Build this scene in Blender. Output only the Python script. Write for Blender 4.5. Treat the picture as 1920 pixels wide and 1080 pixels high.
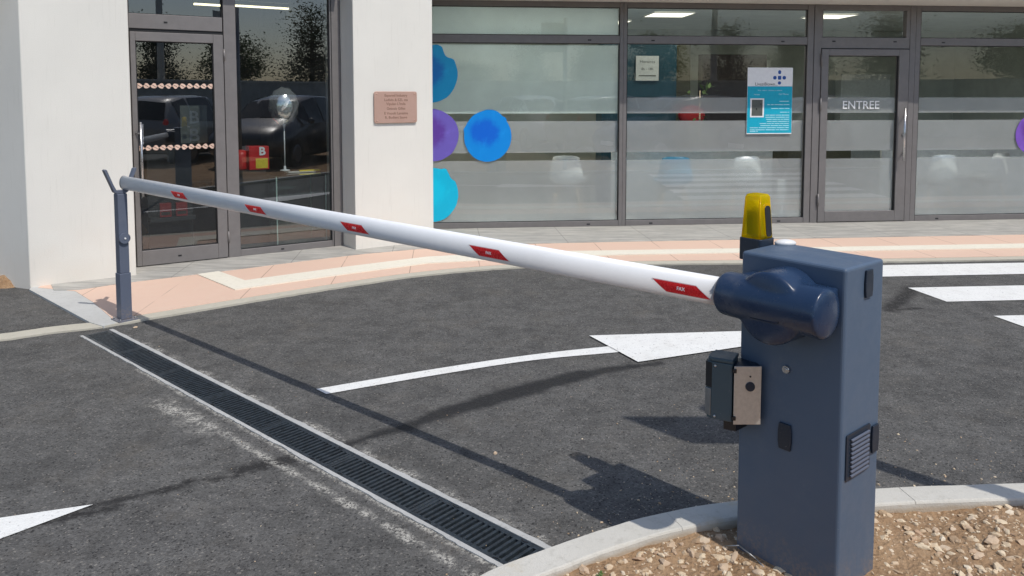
import bpy, bmesh, math, random
from mathutils import Vector, Matrix, noise
R = math.radians
random.seed(7)
for o in list(bpy.data.objects):
    bpy.data.objects.remove(o)
sc = bpy.context.scene
COL = sc.collection

# ------------------------------------------------------------------ camera
cam = bpy.data.cameras.new('camera')
co = bpy.data.objects.new('camera', cam); COL.objects.link(co)
cam.sensor_width = 36.0
cam.lens = 36.0 * 1450 / 1920
cam.shift_y = -(540 - 279.08) / 1920          # the photo is the lower part of a level shot
cam.clip_start = 0.05; cam.clip_end = 600
co.location = (0, 0, 1.55)
co.rotation_euler = (R(90 - 3.909), 0, 0)
sc.camera = co

# ------------------------------------------------------------------ sky, sun, exposure
SUN_H = Vector((math.sin(R(44)), -math.cos(R(44)), 0))
SUN_EL = 56.0
TO_SUN = SUN_H * math.cos(R(SUN_EL)) + Vector((0, 0, math.sin(R(SUN_EL))))
w = bpy.data.worlds.new('World'); sc.world = w; w.use_nodes = True
wn = w.node_tree
sky = wn.nodes.new('ShaderNodeTexSky'); sky.sky_type = 'NISHITA'; sky.sun_disc = False
sky.sun_elevation = R(SUN_EL); sky.sun_rotation = math.atan2(SUN_H.x, SUN_H.y)
sky.air_density = 1.0; sky.dust_density = 1.2; sky.ozone_density = 1.0
bg = wn.nodes['Background']; bg.inputs['Strength'].default_value = 0.13
wn.links.new(sky.outputs['Color'], bg.inputs['Color'])
sun = bpy.data.lights.new('sun', 'SUN'); sun.energy = 3.0; sun.angle = R(0.55); sun.color = (1.0, 0.955, 0.89)
so = bpy.data.objects.new('sun', sun); COL.objects.link(so)
so.rotation_euler = TO_SUN.to_track_quat('Z', 'Y').to_euler(); so.location = (10, -12, 25)
sc.view_settings.view_transform = 'Standard'; sc.view_settings.look = 'None'
sc.view_settings.exposure = 0.0; sc.view_settings.gamma = 1.0
sc.cycles.max_bounces = 10; sc.cycles.transparent_max_bounces = 24
sc.cycles.caustics_reflective = False; sc.cycles.caustics_refractive = False
sc.cycles.sample_clamp_indirect = 6.0

# ------------------------------------------------------------------ node helpers
class NB:
    def __init__(s, name):
        s.m = bpy.data.materials.new(name); s.m.use_nodes = True
        s.t = s.m.node_tree; s.t.nodes.clear()
        s.out = s.n('ShaderNodeOutputMaterial')
    def n(s, typ, **kw):
        x = s.t.nodes.new(typ)
        for k, v in kw.items(): setattr(x, k, v)
        return x
    def put(s, sock, v):
        if v is None: return
        if hasattr(v, 'is_output'): s.t.links.new(v, sock)
        elif isinstance(v, (tuple, list)):
            v = tuple(v)
            if sock.type == 'RGBA' and len(v) == 3: v = v + (1.0,)
            sock.default_value = v
        else: sock.default_value = v
    def math(s, op, a, b=None, c=None, clamp=False):
        x = s.n('ShaderNodeMath', operation=op, use_clamp=clamp)
        for i, v in enumerate((a, b, c)): s.put(x.inputs[i], v)
        return x.outputs[0]
    def vm(s, op, a, b=None, out=0):
        x = s.n('ShaderNodeVectorMath', operation=op)
        s.put(x.inputs[0], a); s.put(x.inputs[1], b)
        return x.outputs[out]
    def pos(s):
        if not hasattr(s, '_p'): s._p = s.n('ShaderNodeTexCoord').outputs['Object']
        return s._p
    def map(s, v, sc=(1, 1, 1), rot=(0, 0, 0), loc=(0, 0, 0)):
        x = s.n('ShaderNodeMapping'); s.put(x.inputs[0], v)
        x.inputs['Scale'].default_value = sc; x.inputs['Rotation'].default_value = rot; x.inputs['Location'].default_value = loc
        return x.outputs[0]
    def noise(s, scale, detail=4, rough=0.55, v=None, col=False, dist=0.0):
        x = s.n('ShaderNodeTexNoise'); s.put(x.inputs['Vector'], v or s.pos())
        x.inputs['Scale'].default_value = scale; x.inputs['Detail'].default_value = detail; x.inputs['Roughness'].default_value = rough
        x.inputs['Distortion'].default_value = dist
        return x.outputs['Color' if col else 'Fac']
    def voro(s, scale, feature='F1', out='Distance', v=None, rnd=1.0):
        x = s.n('ShaderNodeTexVoronoi', feature=feature); s.put(x.inputs['Vector'], v or s.pos())
        x.inputs['Scale'].default_value = scale; x.inputs['Randomness'].default_value = rnd
        return x.outputs[out]
    def ramp(s, f, a, b, lo=0.0, hi=1.0, smooth=True):
        x = s.n('ShaderNodeMapRange', interpolation_type='SMOOTHSTEP' if smooth else 'LINEAR')
        s.put(x.inputs[0], f)
        for i, v in ((1, a), (2, b), (3, lo), (4, hi)): x.inputs[i].default_value = v
        return x.outputs[0]
    def mix(s, f, a, b, mode='MIX'):
        x = s.n('ShaderNodeMix', data_type='RGBA', blend_type=mode)
        s.put(x.inputs[0], f); s.put(x.inputs[6], a); s.put(x.inputs[7], b)
        return x.outputs[2]
    def sepxyz(s, v):
        x = s.n('ShaderNodeSeparateXYZ'); s.put(x.inputs[0], v); return x.outputs
    def bump(s, h, strength=0.3, dist=0.01, normal=None):
        x = s.n('ShaderNodeBump'); s.put(x.inputs['Height'], h)
        x.inputs['Strength'].default_value = strength; x.inputs['Distance'].default_value = dist
        if normal is not None: s.put(x.inputs['Normal'], normal)
        return x.outputs[0]
    def bsdf(s, color=(.5, .5, .5), rough=.5, metal=0.0, normal=None, spec=None, coat=None, trans=None, ior=None, emit=None, estr=0.0, alpha=None):
        x = s.n('ShaderNodeBsdfPrincipled')
        s.put(x.inputs['Base Color'], color); s.put(x.inputs['Roughness'], rough); s.put(x.inputs['Metallic'], metal)
        if normal is not None: s.put(x.inputs['Normal'], normal)
        if spec is not None: x.inputs['Specular IOR Level'].default_value = spec
        if coat is not None: x.inputs['Coat Weight'].default_value = coat
        if trans is not None: x.inputs['Transmission Weight'].default_value = trans
        if ior is not None: x.inputs['IOR'].default_value = ior
        if emit is not None:
            s.put(x.inputs['Emission Color'], emit); x.inputs['Emission Strength'].default_value = estr
        return x.outputs[0]
    def shader(s, typ, **kw):
        x = s.n(typ)
        for k, v in kw.items(): s.put(x.inputs[k], v)
        return x.outputs[0]
    def mixs(s, f, a, b):
        x = s.n('ShaderNodeMixShader'); s.put(x.inputs[0], f); s.put(x.inputs[1], a); s.put(x.inputs[2], b)
        return x.outputs[0]
    def done(s, sh):
        s.t.links.new(sh, s.out.inputs[0]); return s.m
    def seg(s, a, b, w0, soft, warp=0.0, wscale=12.0):
        """mask that is 1 within w0 of the ground segment a-b"""
        p = s.pos()
        ax, bx = Vector((a[0], a[1], 0)), Vector((b[0], b[1], 0))
        x = s.sepxyz(p); cmb = s.n('ShaderNodeCombineXYZ')
        s.put(cmb.inputs[0], x[0]); s.put(cmb.inputs[1], x[1])
        pa = s.vm('SUBTRACT', cmb.outputs[0], tuple(ax))
        ba = bx - ax
        h = s.math('DIVIDE', s.vm('DOT_PRODUCT', pa, tuple(ba), out=1), ba.length_squared, clamp=True)
        sc_ = s.n('ShaderNodeVectorMath', operation='SCALE'); sc_.inputs[0].default_value = tuple(ba); s.put(sc_.inputs[3], h)
        d = s.vm('LENGTH', s.vm('SUBTRACT', pa, sc_.outputs[0]), out=1)
        if warp:
            nz = s.noise(wscale, 5, .65)
            d = s.math('ADD', d, s.math('MULTIPLY', s.math('SUBTRACT', nz, .5), warp))
        return s.ramp(d, w0 + soft, max(w0 - soft, 0), 0, 1)
    def mx(s, *ms):
        r = ms[0]
        for q in ms[1:]: r = s.math('MAXIMUM', r, q)
        return r

def simple(name, color, rough=.5, metal=0.0, var=.08, nscale=25, bump=0.0, bscale=200, coat=None, spec=None):
    b = NB(name)
    nz = b.noise(nscale, 5, .6)
    k = b.ramp(nz, .3, .7, 1 - var, 1 + var)
    c = b.mix(1.0, color, k, 'MULTIPLY')
    rr = b.ramp(b.noise(nscale * 2.3, 3), .3, .7, max(rough - .06, .02), min(rough + .08, 1))
    nm = b.bump(b.noise(bscale, 3), bump, .004) if bump else None
    return b.done(b.bsdf(c, rr, metal, nm, coat=coat, spec=spec))

M = {}
# ---- asphalt with tyre / tar marks, dust by the drain and kerb
DR_F = (Vector((-2.66, 5.049, 0)), Vector((0.135, 2.553, 0)))     # far edge of the drain
DR_D = (DR_F[1] - DR_F[0]).normalized()
DR_N = Vector((-DR_D.y, DR_D.x, 0))                               # away from camera
DW = 0.195
def drn(off, t): return DR_F[0] + DR_D * t + DR_N * (-off)
DL = (DR_F[1] - DR_F[0]).length
def mk_asphalt():
    b = NB('asphalt')
    p = b.pos()
    cell = b.voro(150, 'F1', 'Color'); dist = b.voro(150, 'F1', 'Distance')
    cs = b.n('ShaderNodeSeparateColor'); b.put(cs.inputs[0], cell)
    grain = b.ramp(cs.outputs[0], 0, 1, .72, 1.30, False)
    fine = b.ramp(b.noise(420, 2), .3, .7, .8, 1.2)
    big = b.ramp(b.noise(.9, 5, .6), .3, .7, .92, 1.10)
    mid = b.math('MULTIPLY', b.ramp(b.noise(9, 6, .72), .28, .72, .78, 1.20), b.ramp(b.noise(3.1, 6, .7), .42, .66, 1.06, .84))
    base = b.mix(b.noise(.6, 3), (.100, .098, .095), (.105, .102, .095))
    c = b.mix(1.0, base, b.math('MULTIPLY', b.math('MULTIPLY', grain, fine), b.math('MULTIPLY', big, mid)), 'MULTIPLY')
    # pale chips in the aggregate
    chip = b.math('GREATER_THAN', cs.outputs[1], .972)
    c = b.mix(b.math('MULTIPLY', chip, .55), c, (.28, .26, .23))
    blk = b.math('LESS_THAN', cs.outputs[1], .05)
    c = b.mix(b.math('MULTIPLY', blk, .7), c, (.012, .012, .013))
    blot = b.math('MULTIPLY', b.ramp(b.noise(4.3, 4, .6), .60, .68), b.ramp(b.noise(38, 5, .7), .40, .60))   # dried drips and scuffs
    c = b.mix(b.math('MULTIPLY', blot, .42), c, (.03, .03, .03))
    scuf = b.math('MULTIPLY', b.ramp(b.noise(2.7, 4, .6, b.map(b.pos(), sc=(1, 2.6, 1), rot=(0, 0, R(-15)), loc=(3, 1, 0))), .60, .70), b.ramp(b.noise(70, 5, .75), .48, .62))
    c = b.mix(b.math('MULTIPLY', scuf, .35), c, (.24, .225, .20))
    # tar / tyre streaks
    tp = [((-.76, 3.32), .02), ((-.62, 3.45), .032), ((-.50, 3.53), .04), ((-.36, 3.67), .05), ((-.15, 3.83), .075), ((.11, 4.02), .08), ((.40, 4.22), .055), ((.62, 4.32), .032), ((.86, 4.40), .012)]
    tar = b.mx(*[b.seg(tp[i][0], tp[i + 1][0], (tp[i][1] + tp[i + 1][1]) / 2, .03, .07, 11) for i in range(len(tp) - 1)])
    old = b.mx(b.seg((-1.12, 3.12), (-.95, 3.21), .045, .03, .10, 14), b.seg((-1.62, 2.82), (-1.32, 2.98), .012, .03, .14, 15),
               b.seg((-1.30, 3.02), (-1.12, 3.06), .010, .03, .14, 14), b.seg((2.74, 5.52), (3.24, 6.16), .06, .05, .12),
               b.seg((2.75, 5.52), (2.98, 5.57), .025, .03, .08), b.seg((-1.7, 2.72), (-1.5, 2.82), .02, .03, .12, 20))
    c = b.mix(b.math('MULTIPLY', tar, b.ramp(b.noise(70, 5, .7), .3, .6, .74, .95)), c, (.013, .013, .014))
    c = b.mix(b.math('MULTIPLY', b.math('MULTIPLY', old, b.ramp(b.noise(30, 5, .75), .30, .5)), .85), c, (.016, .015, .015))
    # pale mortar smears along the drain
    crumb = b.math('MULTIPLY', b.ramp(b.noise(75, 4, .8), .44, .54), b.ramp(b.noise(17, 5, .7), .36, .56))
    gap = b.math('MULTIPLY', b.ramp(b.noise(3.2, 6, .7), .30, .46), crumb)
    m1 = b.math('MULTIPLY', b.seg(drn(DW + .10, 1.9), drn(DW + .085, 3.75), .014, .022, .075, 9), gap)
    m2 = b.math('MULTIPLY', b.seg(drn(DW + .13, 1.45), drn(DW + .12, 1.95), .04, .05, .16, 12), b.math('MULTIPLY', crumb, b.ramp(b.noise(8, 6, .7), .34, .5)))
    m3 = b.math('MULTIPLY', b.seg(drn(-.02, .2), drn(-.02, 3.7), .012, .03, .08, 14), b.math('MULTIPLY', crumb, b.ramp(b.noise(5, 6, .7), .44, .6)))
    m5 = b.math('MULTIPLY', b.seg(drn(DW + .008, .9), drn(DW + .008, 3.75), .008, .016, .04, 14), crumb)
    m4 = b.math('MULTIPLY', b.seg((-.2, 2.4), (2.6, 3.0), .22, .3, .3, 6), b.ramp(b.noise(60, 5, .75), .56, .7))
    dust = b.mx(m1, m2, m3, m5, b.math('MULTIPLY', m4, .45))
    c = b.mix(b.math('MULTIPLY', dust, .95), c, (.50, .48, .43))
    # brownish dust film
    c = b.mix(b.math('MULTIPLY', b.ramp(b.noise(2.6, 5, .7), .5, .75), .16), c, (.2, .17, .13))
    h = b.math('ADD', b.math('MULTIPLY', dist, -1.0), b.math('MULTIPLY', b.noise(420, 2), .35))
    nm = b.bump(h, .55, .006)
    rr = b.ramp(tar, 0, 1, .88, .72)
    return b.done(b.bsdf(c, rr, 0, nm, spec=.35))
M['asphalt'] = mk_asphalt()

def mk_paint():
    b = NB('road_paint')
    wear = b.math('MULTIPLY', b.ramp(b.noise(60, 6, .75), .32, .42), b.ramp(b.noise(190, 3, .7), .27, .36))
    c = b.mix(b.noise(14, 5, .6), (.76, .76, .73), (.88, .88, .85))
    dirt = b.ramp(b.noise(5, 6, .7), .45, .8, 0, .30)
    c = b.mix(dirt, c, (.45, .42, .37))
    c = b.mix(wear, (.2, .19, .18), c)
    nm = b.bump(b.voro(150), .45, .004)
    return b.done(b.bsdf(c, .7, 0, nm))
M['paint'] = mk_paint()

def mk_pink():
    b = NB('pink_concrete')
    c = b.mix(b.noise(1.6, 6, .6), (.71, .505, .395), (.77, .56, .44))
    c = b.mix(b.ramp(b.noise(11, 6, .7), .45, .75, 0, .5), c, (.74, .57, .455))
    c = b.mix(b.ramp(b.noise(220, 3), .35, .7, 0, .25), c, (.50, .35, .28))
    # saw cut joints, each metre along the kerb direction
    px = b.sepxyz(b.map(b.pos(), rot=(0, 0, R(-5))))[0]
    jd = b.math('ABSOLUTE', b.math('SUBTRACT', b.math('FRACT', b.math('DIVIDE', px, .62)), .5))
    j = b.math('MULTIPLY', b.ramp(jd, .009, .004, 0, .75), b.ramp(b.noise(1.7, 3), .3, .5))
    c = b.mix(j, c, (.36, .25, .19))
    nm = b.bump(b.noise(260, 3), .35, .004)
    return b.done(b.bsdf(c, .85, 0, nm, spec=.3))
M['pink'] = mk_pink()

def mk_slate():
    b = NB('grey_slate')
    v = b.map(b.pos(), sc=(1.1, 7, 1), rot=(0, 0, R(-6)))
    c = b.mix(b.ramp(b.noise(2.2, 8, .68, v, dist=.6), .3, .7), (.30, .29, .265), (.52, .50, .455))
    c = b.mix(b.ramp(b.noise(7, 5, .7, v), .5, .7, 0, .55), c, (.27, .285, .29))
    px = b.sepxyz(b.map(b.pos(), rot=(0, 0, R(-5.5))))[0]
    jd = b.math('ABSOLUTE', b.math('SUBTRACT', b.math('FRACT', b.math('DIVIDE', px, .9)), .5))
    c = b.mix(b.ramp(jd, .006, .002, 0, .7), c, (.16, .15, .135))
    nm = b.bump(b.noise(14, 6, .7, v), .4, .008)
    return b.done(b.bsdf(c, .7, 0, nm))
M['slate'] = mk_slate()

def mk_conc(name, a, bb, speck=.3):
    b = NB(name)
    c = b.mix(b.noise(3.2, 7, .65), a, bb)
    c = b.mix(b.ramp(b.noise(30, 6, .7), .5, .75, 0, speck), c, tuple(x * .62 for x in a))
    c = b.mix(b.ramp(b.noise(260, 2), .62, .72, 0, .35), c, tuple(x * .5 for x in a))
    nm = b.bump(b.math('ADD', b.noise(180, 4, .6), b.math('MULTIPLY', b.noise(24, 4), 1.2)), .32, .005)
    return b.done(b.bsdf(c, .88, 0, nm, spec=.25))
M['kerb'] = mk_conc('kerb_concrete', (.55, .53, .475), (.68, .66, .61), .4)
M['border'] = mk_conc('border_concrete', (.47, .44, .36), (.56, .53, .45))
M['apron'] = mk_conc('apron_concrete', (.44, .44, .42), (.60, .60, .58))
M['cream'] = mk_conc('cream_tactile_paving', (.74, .69, .57), (.84, .80, .69), .3)
M['mortar'] = mk_conc('drain_mortar', (.34, .34, .33), (.58, .58, .56), .6)

def mk_dirt():
    b = NB('dirt')
    c = b.mix(b.ramp(b.noise(5, 7, .7), .3, .7), (.31, .190, .105), (.46, .305, .18))
    c = b.mix(b.ramp(b.noise(45, 6, .75), .5, .75, 0, .8), c, (.62, .47, .32))
    c = b.mix(b.ramp(b.noise(90, 5, .7), .56, .72, 0, .7), c, (.16, .10, .055))
    h = b.math('ADD', b.noise(70, 7, .75), b.math('MULTIPLY', b.voro(60), .8))
    return b.done(b.bsdf(c, .95, 0, b.bump(h, .8, .015), spec=.15))
M['dirt'] = mk_dirt()
def mk_stone():
    b = NB('stone')
    oi = b.n('ShaderNodeNewGeometry').outputs['Random Per Island']
    cr = b.n('ShaderNodeValToRGB'); b.put(cr.inputs[0], oi)
    e = cr.color_ramp.elements
    e[0].position = 0; e[0].color = (.34, .23, .14, 1); e[1].position = 1; e[1].color = (.80, .70, .54, 1)
    for pos, col in ((.25, (.62, .48, .32, 1)), (.55, (.72, .60, .43, 1)), (.8, (.46, .31, .20, 1))):
        q = e.new(pos); q.color = col
    c = b.mix(b.ramp(b.noise(60, 5, .7), .4, .7, 0, .4), cr.outputs[0], (.45, .33, .22))
    return b.done(b.bsdf(c, .8, 0, b.bump(b.noise(160, 4), .3, .004), spec=.3))
M['stone'] = mk_stone()

def mk_stucco(name, col):
    b = NB(name)
    c = b.mix(b.ramp(b.noise(1.3, 6, .6), .35, .7), tuple(x * .955 for x in col), col)
    z = b.sepxyz(b.pos())[2]
    low = b.math('MULTIPLY', b.ramp(b.math('ADD', z, b.math('MULTIPLY', b.noise(3, 5), .9)), 1.0, .25), .30)   # warmer cream tone towards the base
    c = b.mix(low, c, (.70, .575, .45))
    stv = b.noise(7, 5, .6, b.map(b.pos(), sc=(6, 6, .35)))
    c = b.mix(b.ramp(stv, .56, .72, 0, .16), c, (.55, .53, .47))
    c = b.mix(b.ramp(b.noise(38, 6, .8), .64, .74, 0, .28), c, (.42, .40, .35))
    h = b.math('ADD', b.noise(150, 5, .7), b.math('MULTIPLY', b.noise(420, 2), .6))
    return b.done(b.bsdf(c, .92, 0, b.bump(h, .38, .005), spec=.2))
M['stucco'] = mk_stucco('white_stucco', (.81, .79, .73))
M['frame'] = simple('taupe_aluminium', (.20, .187, .183), .42, .15, .05, 12)
M['frame_dark'] = simple('dark_gasket', (.012, .012, .013), .6)
M['steel'] = simple('brushed_steel', (.62, .62, .63), .28, 1.0, .06, 60)
M['plate'] = simple('satin_steel_plate', (.60, .58, .54), .38, .6, .06, 90)
M['alu'] = simple('grey_metal', (.30, .31, .32), .4, .8)
M['black'] = simple('black_plastic', (.015, .016, .019), .4)
M['blackrub'] = simple('black_rubber', (.02, .02, .02), .8)

def mk_cabinet(name, col, rough, b1=.12):
    b = NB(name)
    c = b.mix(b.noise(6, 6, .6), tuple(x * .94 for x in col), tuple(x * 1.05 for x in col))
    c = b.mix(b.ramp(b.noise(3.1, 7, .75),   .52, .8, 0, .20), c, (.36, .34, .31))     # dust
    z = b.sepxyz(b.pos())[2]
    spl = b.math('MULTIPLY', b.ramp(b.math('ADD', z, b.math('MULTIPLY', b.noise(12, 5, .7), .30)), .30, .12), b.ramp(b.noise(60, 5, .8), .40, .62))
    c = b.mix(b.math('MULTIPLY', spl, .5), c, (.36, .26, .17))     # soil splashed up from the bed
    scr = b.math('GREATER_THAN', b.noise(9, 3, .5, b.map(b.pos(), sc=(30, 30, 2.2), rot=(R(8), R(5), 0))), .795)
    c = b.mix(b.math('MULTIPLY', scr, .4), c, (.45, .47, .50))
    sp = b.math('GREATER_THAN', b.noise(210, 2, .5), .735)
    c = b.mix(b.math('MULTIPLY', sp, .35), c, (.35, .36, .38))
    rr = b.ramp(b.noise(14, 5, .6), .3, .7, rough - .05, rough + .12)
    return b.done(b.bsdf(c, rr, 0, b.bump(b.noise(900, 2), b1, .0012), spec=.5))
M['cabinet'] = mk_cabinet('anthracite_powder_coat', (.082, .122, .185), .45)
M['cover'] = mk_cabinet('navy_abs_plastic', (.016, .036, .082), .26, .03)
M['cap'] = mk_cabinet('dark_blue_plastic', (.010, .020, .038), .38, .03)
M['post'] = mk_cabinet('grey_blue_paint', (.115, .135, .185), .42)
M['housing'] = mk_cabinet('dark_teal_housing', (.052, .085, .105), .40, .05)

def mk_arm():
    b = NB('white_boom_paint')
    v = b.map(b.pos(), sc=(1, 1, 1))
    c = b.mix(b.ramp(b.noise(4, 6, .7), .35, .75), (.86, .875, .89), (.80, .81, .825))
    c = b.mix(b.ramp(b.noise(60, 6, .8), .64, .76, 0, .3), c, (.4, .39, .37))
    return b.done(b.bsdf(c, b.ramp(b.noise(9, 4), .3, .7, .28, .45), .0, None, spec=.5))
M['arm'] = mk_arm()
M['red'] = simple('red_reflector', (.86, .022, .028), .25, 0, .1, 60)
M['red_edge'] = simple('pale_sticker_edge', (.78, .55, .53), .4)
M['white'] = simple('white_plastic', (.78, .78, .77), .35)
M['print_white'] = simple('white_print', (.90, .90, .90), .5, 0, .03)
def mk_copper():
    b = NB('copper_plaque')
    v = b.map(b.pos(), sc=(4, 4, 220))
    c = b.mix(b.noise(6, 4, .6), (.58, .35, .27), (.72, .49, .40))
    return b.done(b.bsdf(c, b.ramp(b.noise(3, 3, .6, v), .3, .7, .36, .5), .55))
M['copper'] = mk_copper()
M['engrave'] = simple('engraved_brown', (.30, .165, .12), .6)

def mk_glass(name, tint, refl, dirt=.012):
    """architectural glass: straight-through view plus mirror reflection"""
    b = NB(name)
    tr = b.shader('ShaderNodeBsdfTransparent', Color=tint)
    nm = b.bump(b.noise(.9, 2), .06, .004)
    gl = b.shader('ShaderNodeBsdfGlossy', Color=(.95, .97, 1.0), Roughness=.004, Normal=nm)
    ge = b.n('ShaderNodeNewGeometry')
    cosi = b.math('ABSOLUTE', b.vm('DOT_PRODUCT', ge.outputs['Normal'], ge.outputs['Incoming'], out=1))
    f = b.math('ADD', .042, b.math('MULTIPLY', b.math('POWER', b.math('SUBTRACT', 1.0, cosi, clamp=True), 5.0), .96))
    f = b.math('MULTIPLY', f, refl, clamp=True)
    f = b.math('MULTIPLY', f, b.math('SUBTRACT', 1.0, ge.outputs['Backfacing']))
    sh = b.mixs(f, tr, gl)
    df = b.shader('ShaderNodeBsdfDiffuse', Color=(.6, .6, .58))
    sh = b.mixs(b.ramp(b.noise(3, 6, .7), .4, .8, dirt * .3, dirt), sh, df)
    return b.done(sh)
M['glass_shop'] = mk_glass('tinted_shop_glass', (.84, .87, .87), 3.6)
M['glass_clinic'] = mk_glass('clinic_glass', (.97, .978, .975), 1.7)
M['glass_case'] = mk_glass('display_glass', (.86, .93, .90), 2.0)
M['glass_car'] = simple('car_glass', (.02, .025, .03), .04)
def mk_film(name, col, tr_amt, tl_amt):
    b = NB(name)
    k = b.ramp(b.noise(2.2, 5, .6), .3, .7, .95, 1.05)
    c = b.mix(1.0, col, k, 'MULTIPLY')
    d = b.shader('ShaderNodeBsdfDiffuse', Color=c)
    tl = b.shader('ShaderNodeBsdfTranslucent', Color=c)
    rf = b.shader('ShaderNodeBsdfRefraction', Color=(.9, .95, .95), Roughness=.22, IOR=1.25)
    tp = b.shader('ShaderNodeBsdfTransparent', Color=(.93, .96, .96))
    a = b.mixs(tl_amt, d, tl)
    t = b.mixs(.80, rf, tp)
    return b.done(b.mixs(tr_amt, a, t))
M['film'] = mk_film('frosted_film', (.96, .95, .945), .72, .10)
M['film_pale'] = mk_film('pale_frosted_film', (.84, .92, .88), .12, .45)
def mk_decal(name, rim, mid, cx, cz, rr):
    b = NB(name)
    x = b.sepxyz(b.pos())
    dx = b.math('SUBTRACT', x[0], cx); dz = b.math('SUBTRACT', x[2], cz)
    d = b.math('SQRT', b.math('ADD', b.math('MULTIPLY', dx, dx), b.math('MULTIPLY', dz, dz)))
    d = b.math('ADD', d, b.math('MULTIPLY', b.math('SUBTRACT', b.noise(5, 5, .6), .5), .22))
    c = b.mix(b.ramp(d, rr * .75, rr * .4), rim, mid)
    c = b.mix(b.ramp(b.noise(9, 5, .6), .5, .75, 0, .25), c, tuple(min(1, q * 1.5 + .02) for q in rim))
    return b.done(b.bsdf(c, .35))
M['room_wall'] = simple('interior_wall', (.56, .60, .54), .85, 0, .1, 3)
M['room_floor'] = simple('interior_floor', (.46, .46, .44), .5, 0, .12, 4)
M['room_ceiling'] = simple('interior_ceiling', (.74, .78, .73), .9, 0, .05, 3)
M['teal'] = simple('dark_teal_panel', (.006, .055, .080), .5)
M['olive'] = simple('olive_panel', (.085, .085, .045), .6)
M['brown'] = simple('dark_brown_panel', (.035, .025, .02), .5)
M['shop_dark'] = simple('shop_dark_wall', (.025, .027, .03), .7, 0, .3, 3)
M['shop_floor'] = simple('shop_floor', (.06, .055, .05), .4)
M['leafpot'] = simple('white_pot', (.7, .7, .66), .5)
M['green'] = simple('plant_green', (.10, .17, .04), .6)
M['wood'] = simple('pale_wood', (.80, .62, .42), .6, 0, .15, 20)
M['chair_white'] = simple('chair_white', (.90, .92, .90), .35)
M['chair_blue'] = simple('chair_blue', (.12, .42, .62), .35)
def mk_emit(name, col, s):
    b = NB(name); return b.done(b.shader('ShaderNodeEmission', Color=col, Strength=s))
M['lamp_warm'] = mk_emit('lit_warm_tube', (1.0, .86, .55), 3.0)
M['lamp_panel'] = mk_emit('lit_ceiling_panel', (1.0, .95, .76), 2.2)
M['lamp_fill'] = mk_emit('added_fill_panel', (1.0, .97, .86), 9.0)  # stronger glow for the panels added to light the frosted film
M['yellow_print'] = simple('yellow_label', (.80, .62, .05), .5)
M['redbox'] = simple('red_card', (.62, .02, .02), .45)
M['redbox_dark'] = simple('deep_red_card', (.22, .01, .012), .5)
M['pretzel'] = simple('pink_transfer', (.78, .56, .45), .5)
M['pretzel_dark'] = simple('brown_transfer', (.13, .05, .03), .5)
def mk_foil():
    b = NB('silver_foil')
    return b.done(b.bsdf((.95, .94, .92), .12, .82, b.bump(b.noise(28, 4), .25, .01)))
M['foil'] = mk_foil()
def mk_lens():
    b = NB('yellow_lens')
    p = b.bsdf((.95, .80, .008), .10, 0, b.bump(b.noise(24, 2), .15, .004))
    t = b.shader('ShaderNodeBsdfTransparent', Color=(.95, .78, .02))
    tl = b.shader('ShaderNodeBsdfTranslucent', Color=(.98, .82, .02))
    return b.done(b.mixs(.44, b.mixs(.6, p, tl), t))
M['lens'] = mk_lens()
M['cyanprint'] = simple('cyan_print', (.0, .42, .60), .45, 0, .05)
M['logoblue'] = simple('logo_blue', (.02, .10, .38), .45, 0, .05)
M['printgrey'] = simple('print_grey', (.10, .11, .10), .5)
M['paleprint'] = simple('pale_cyan_print', (.5, .85, .9), .5)
M['case_edge'] = simple('polished_glass_edge', (.45, .60, .53), .3)
M['paper'] = simple('paper', (.58, .62, .60), .7)
M['leaf'] = None

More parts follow.
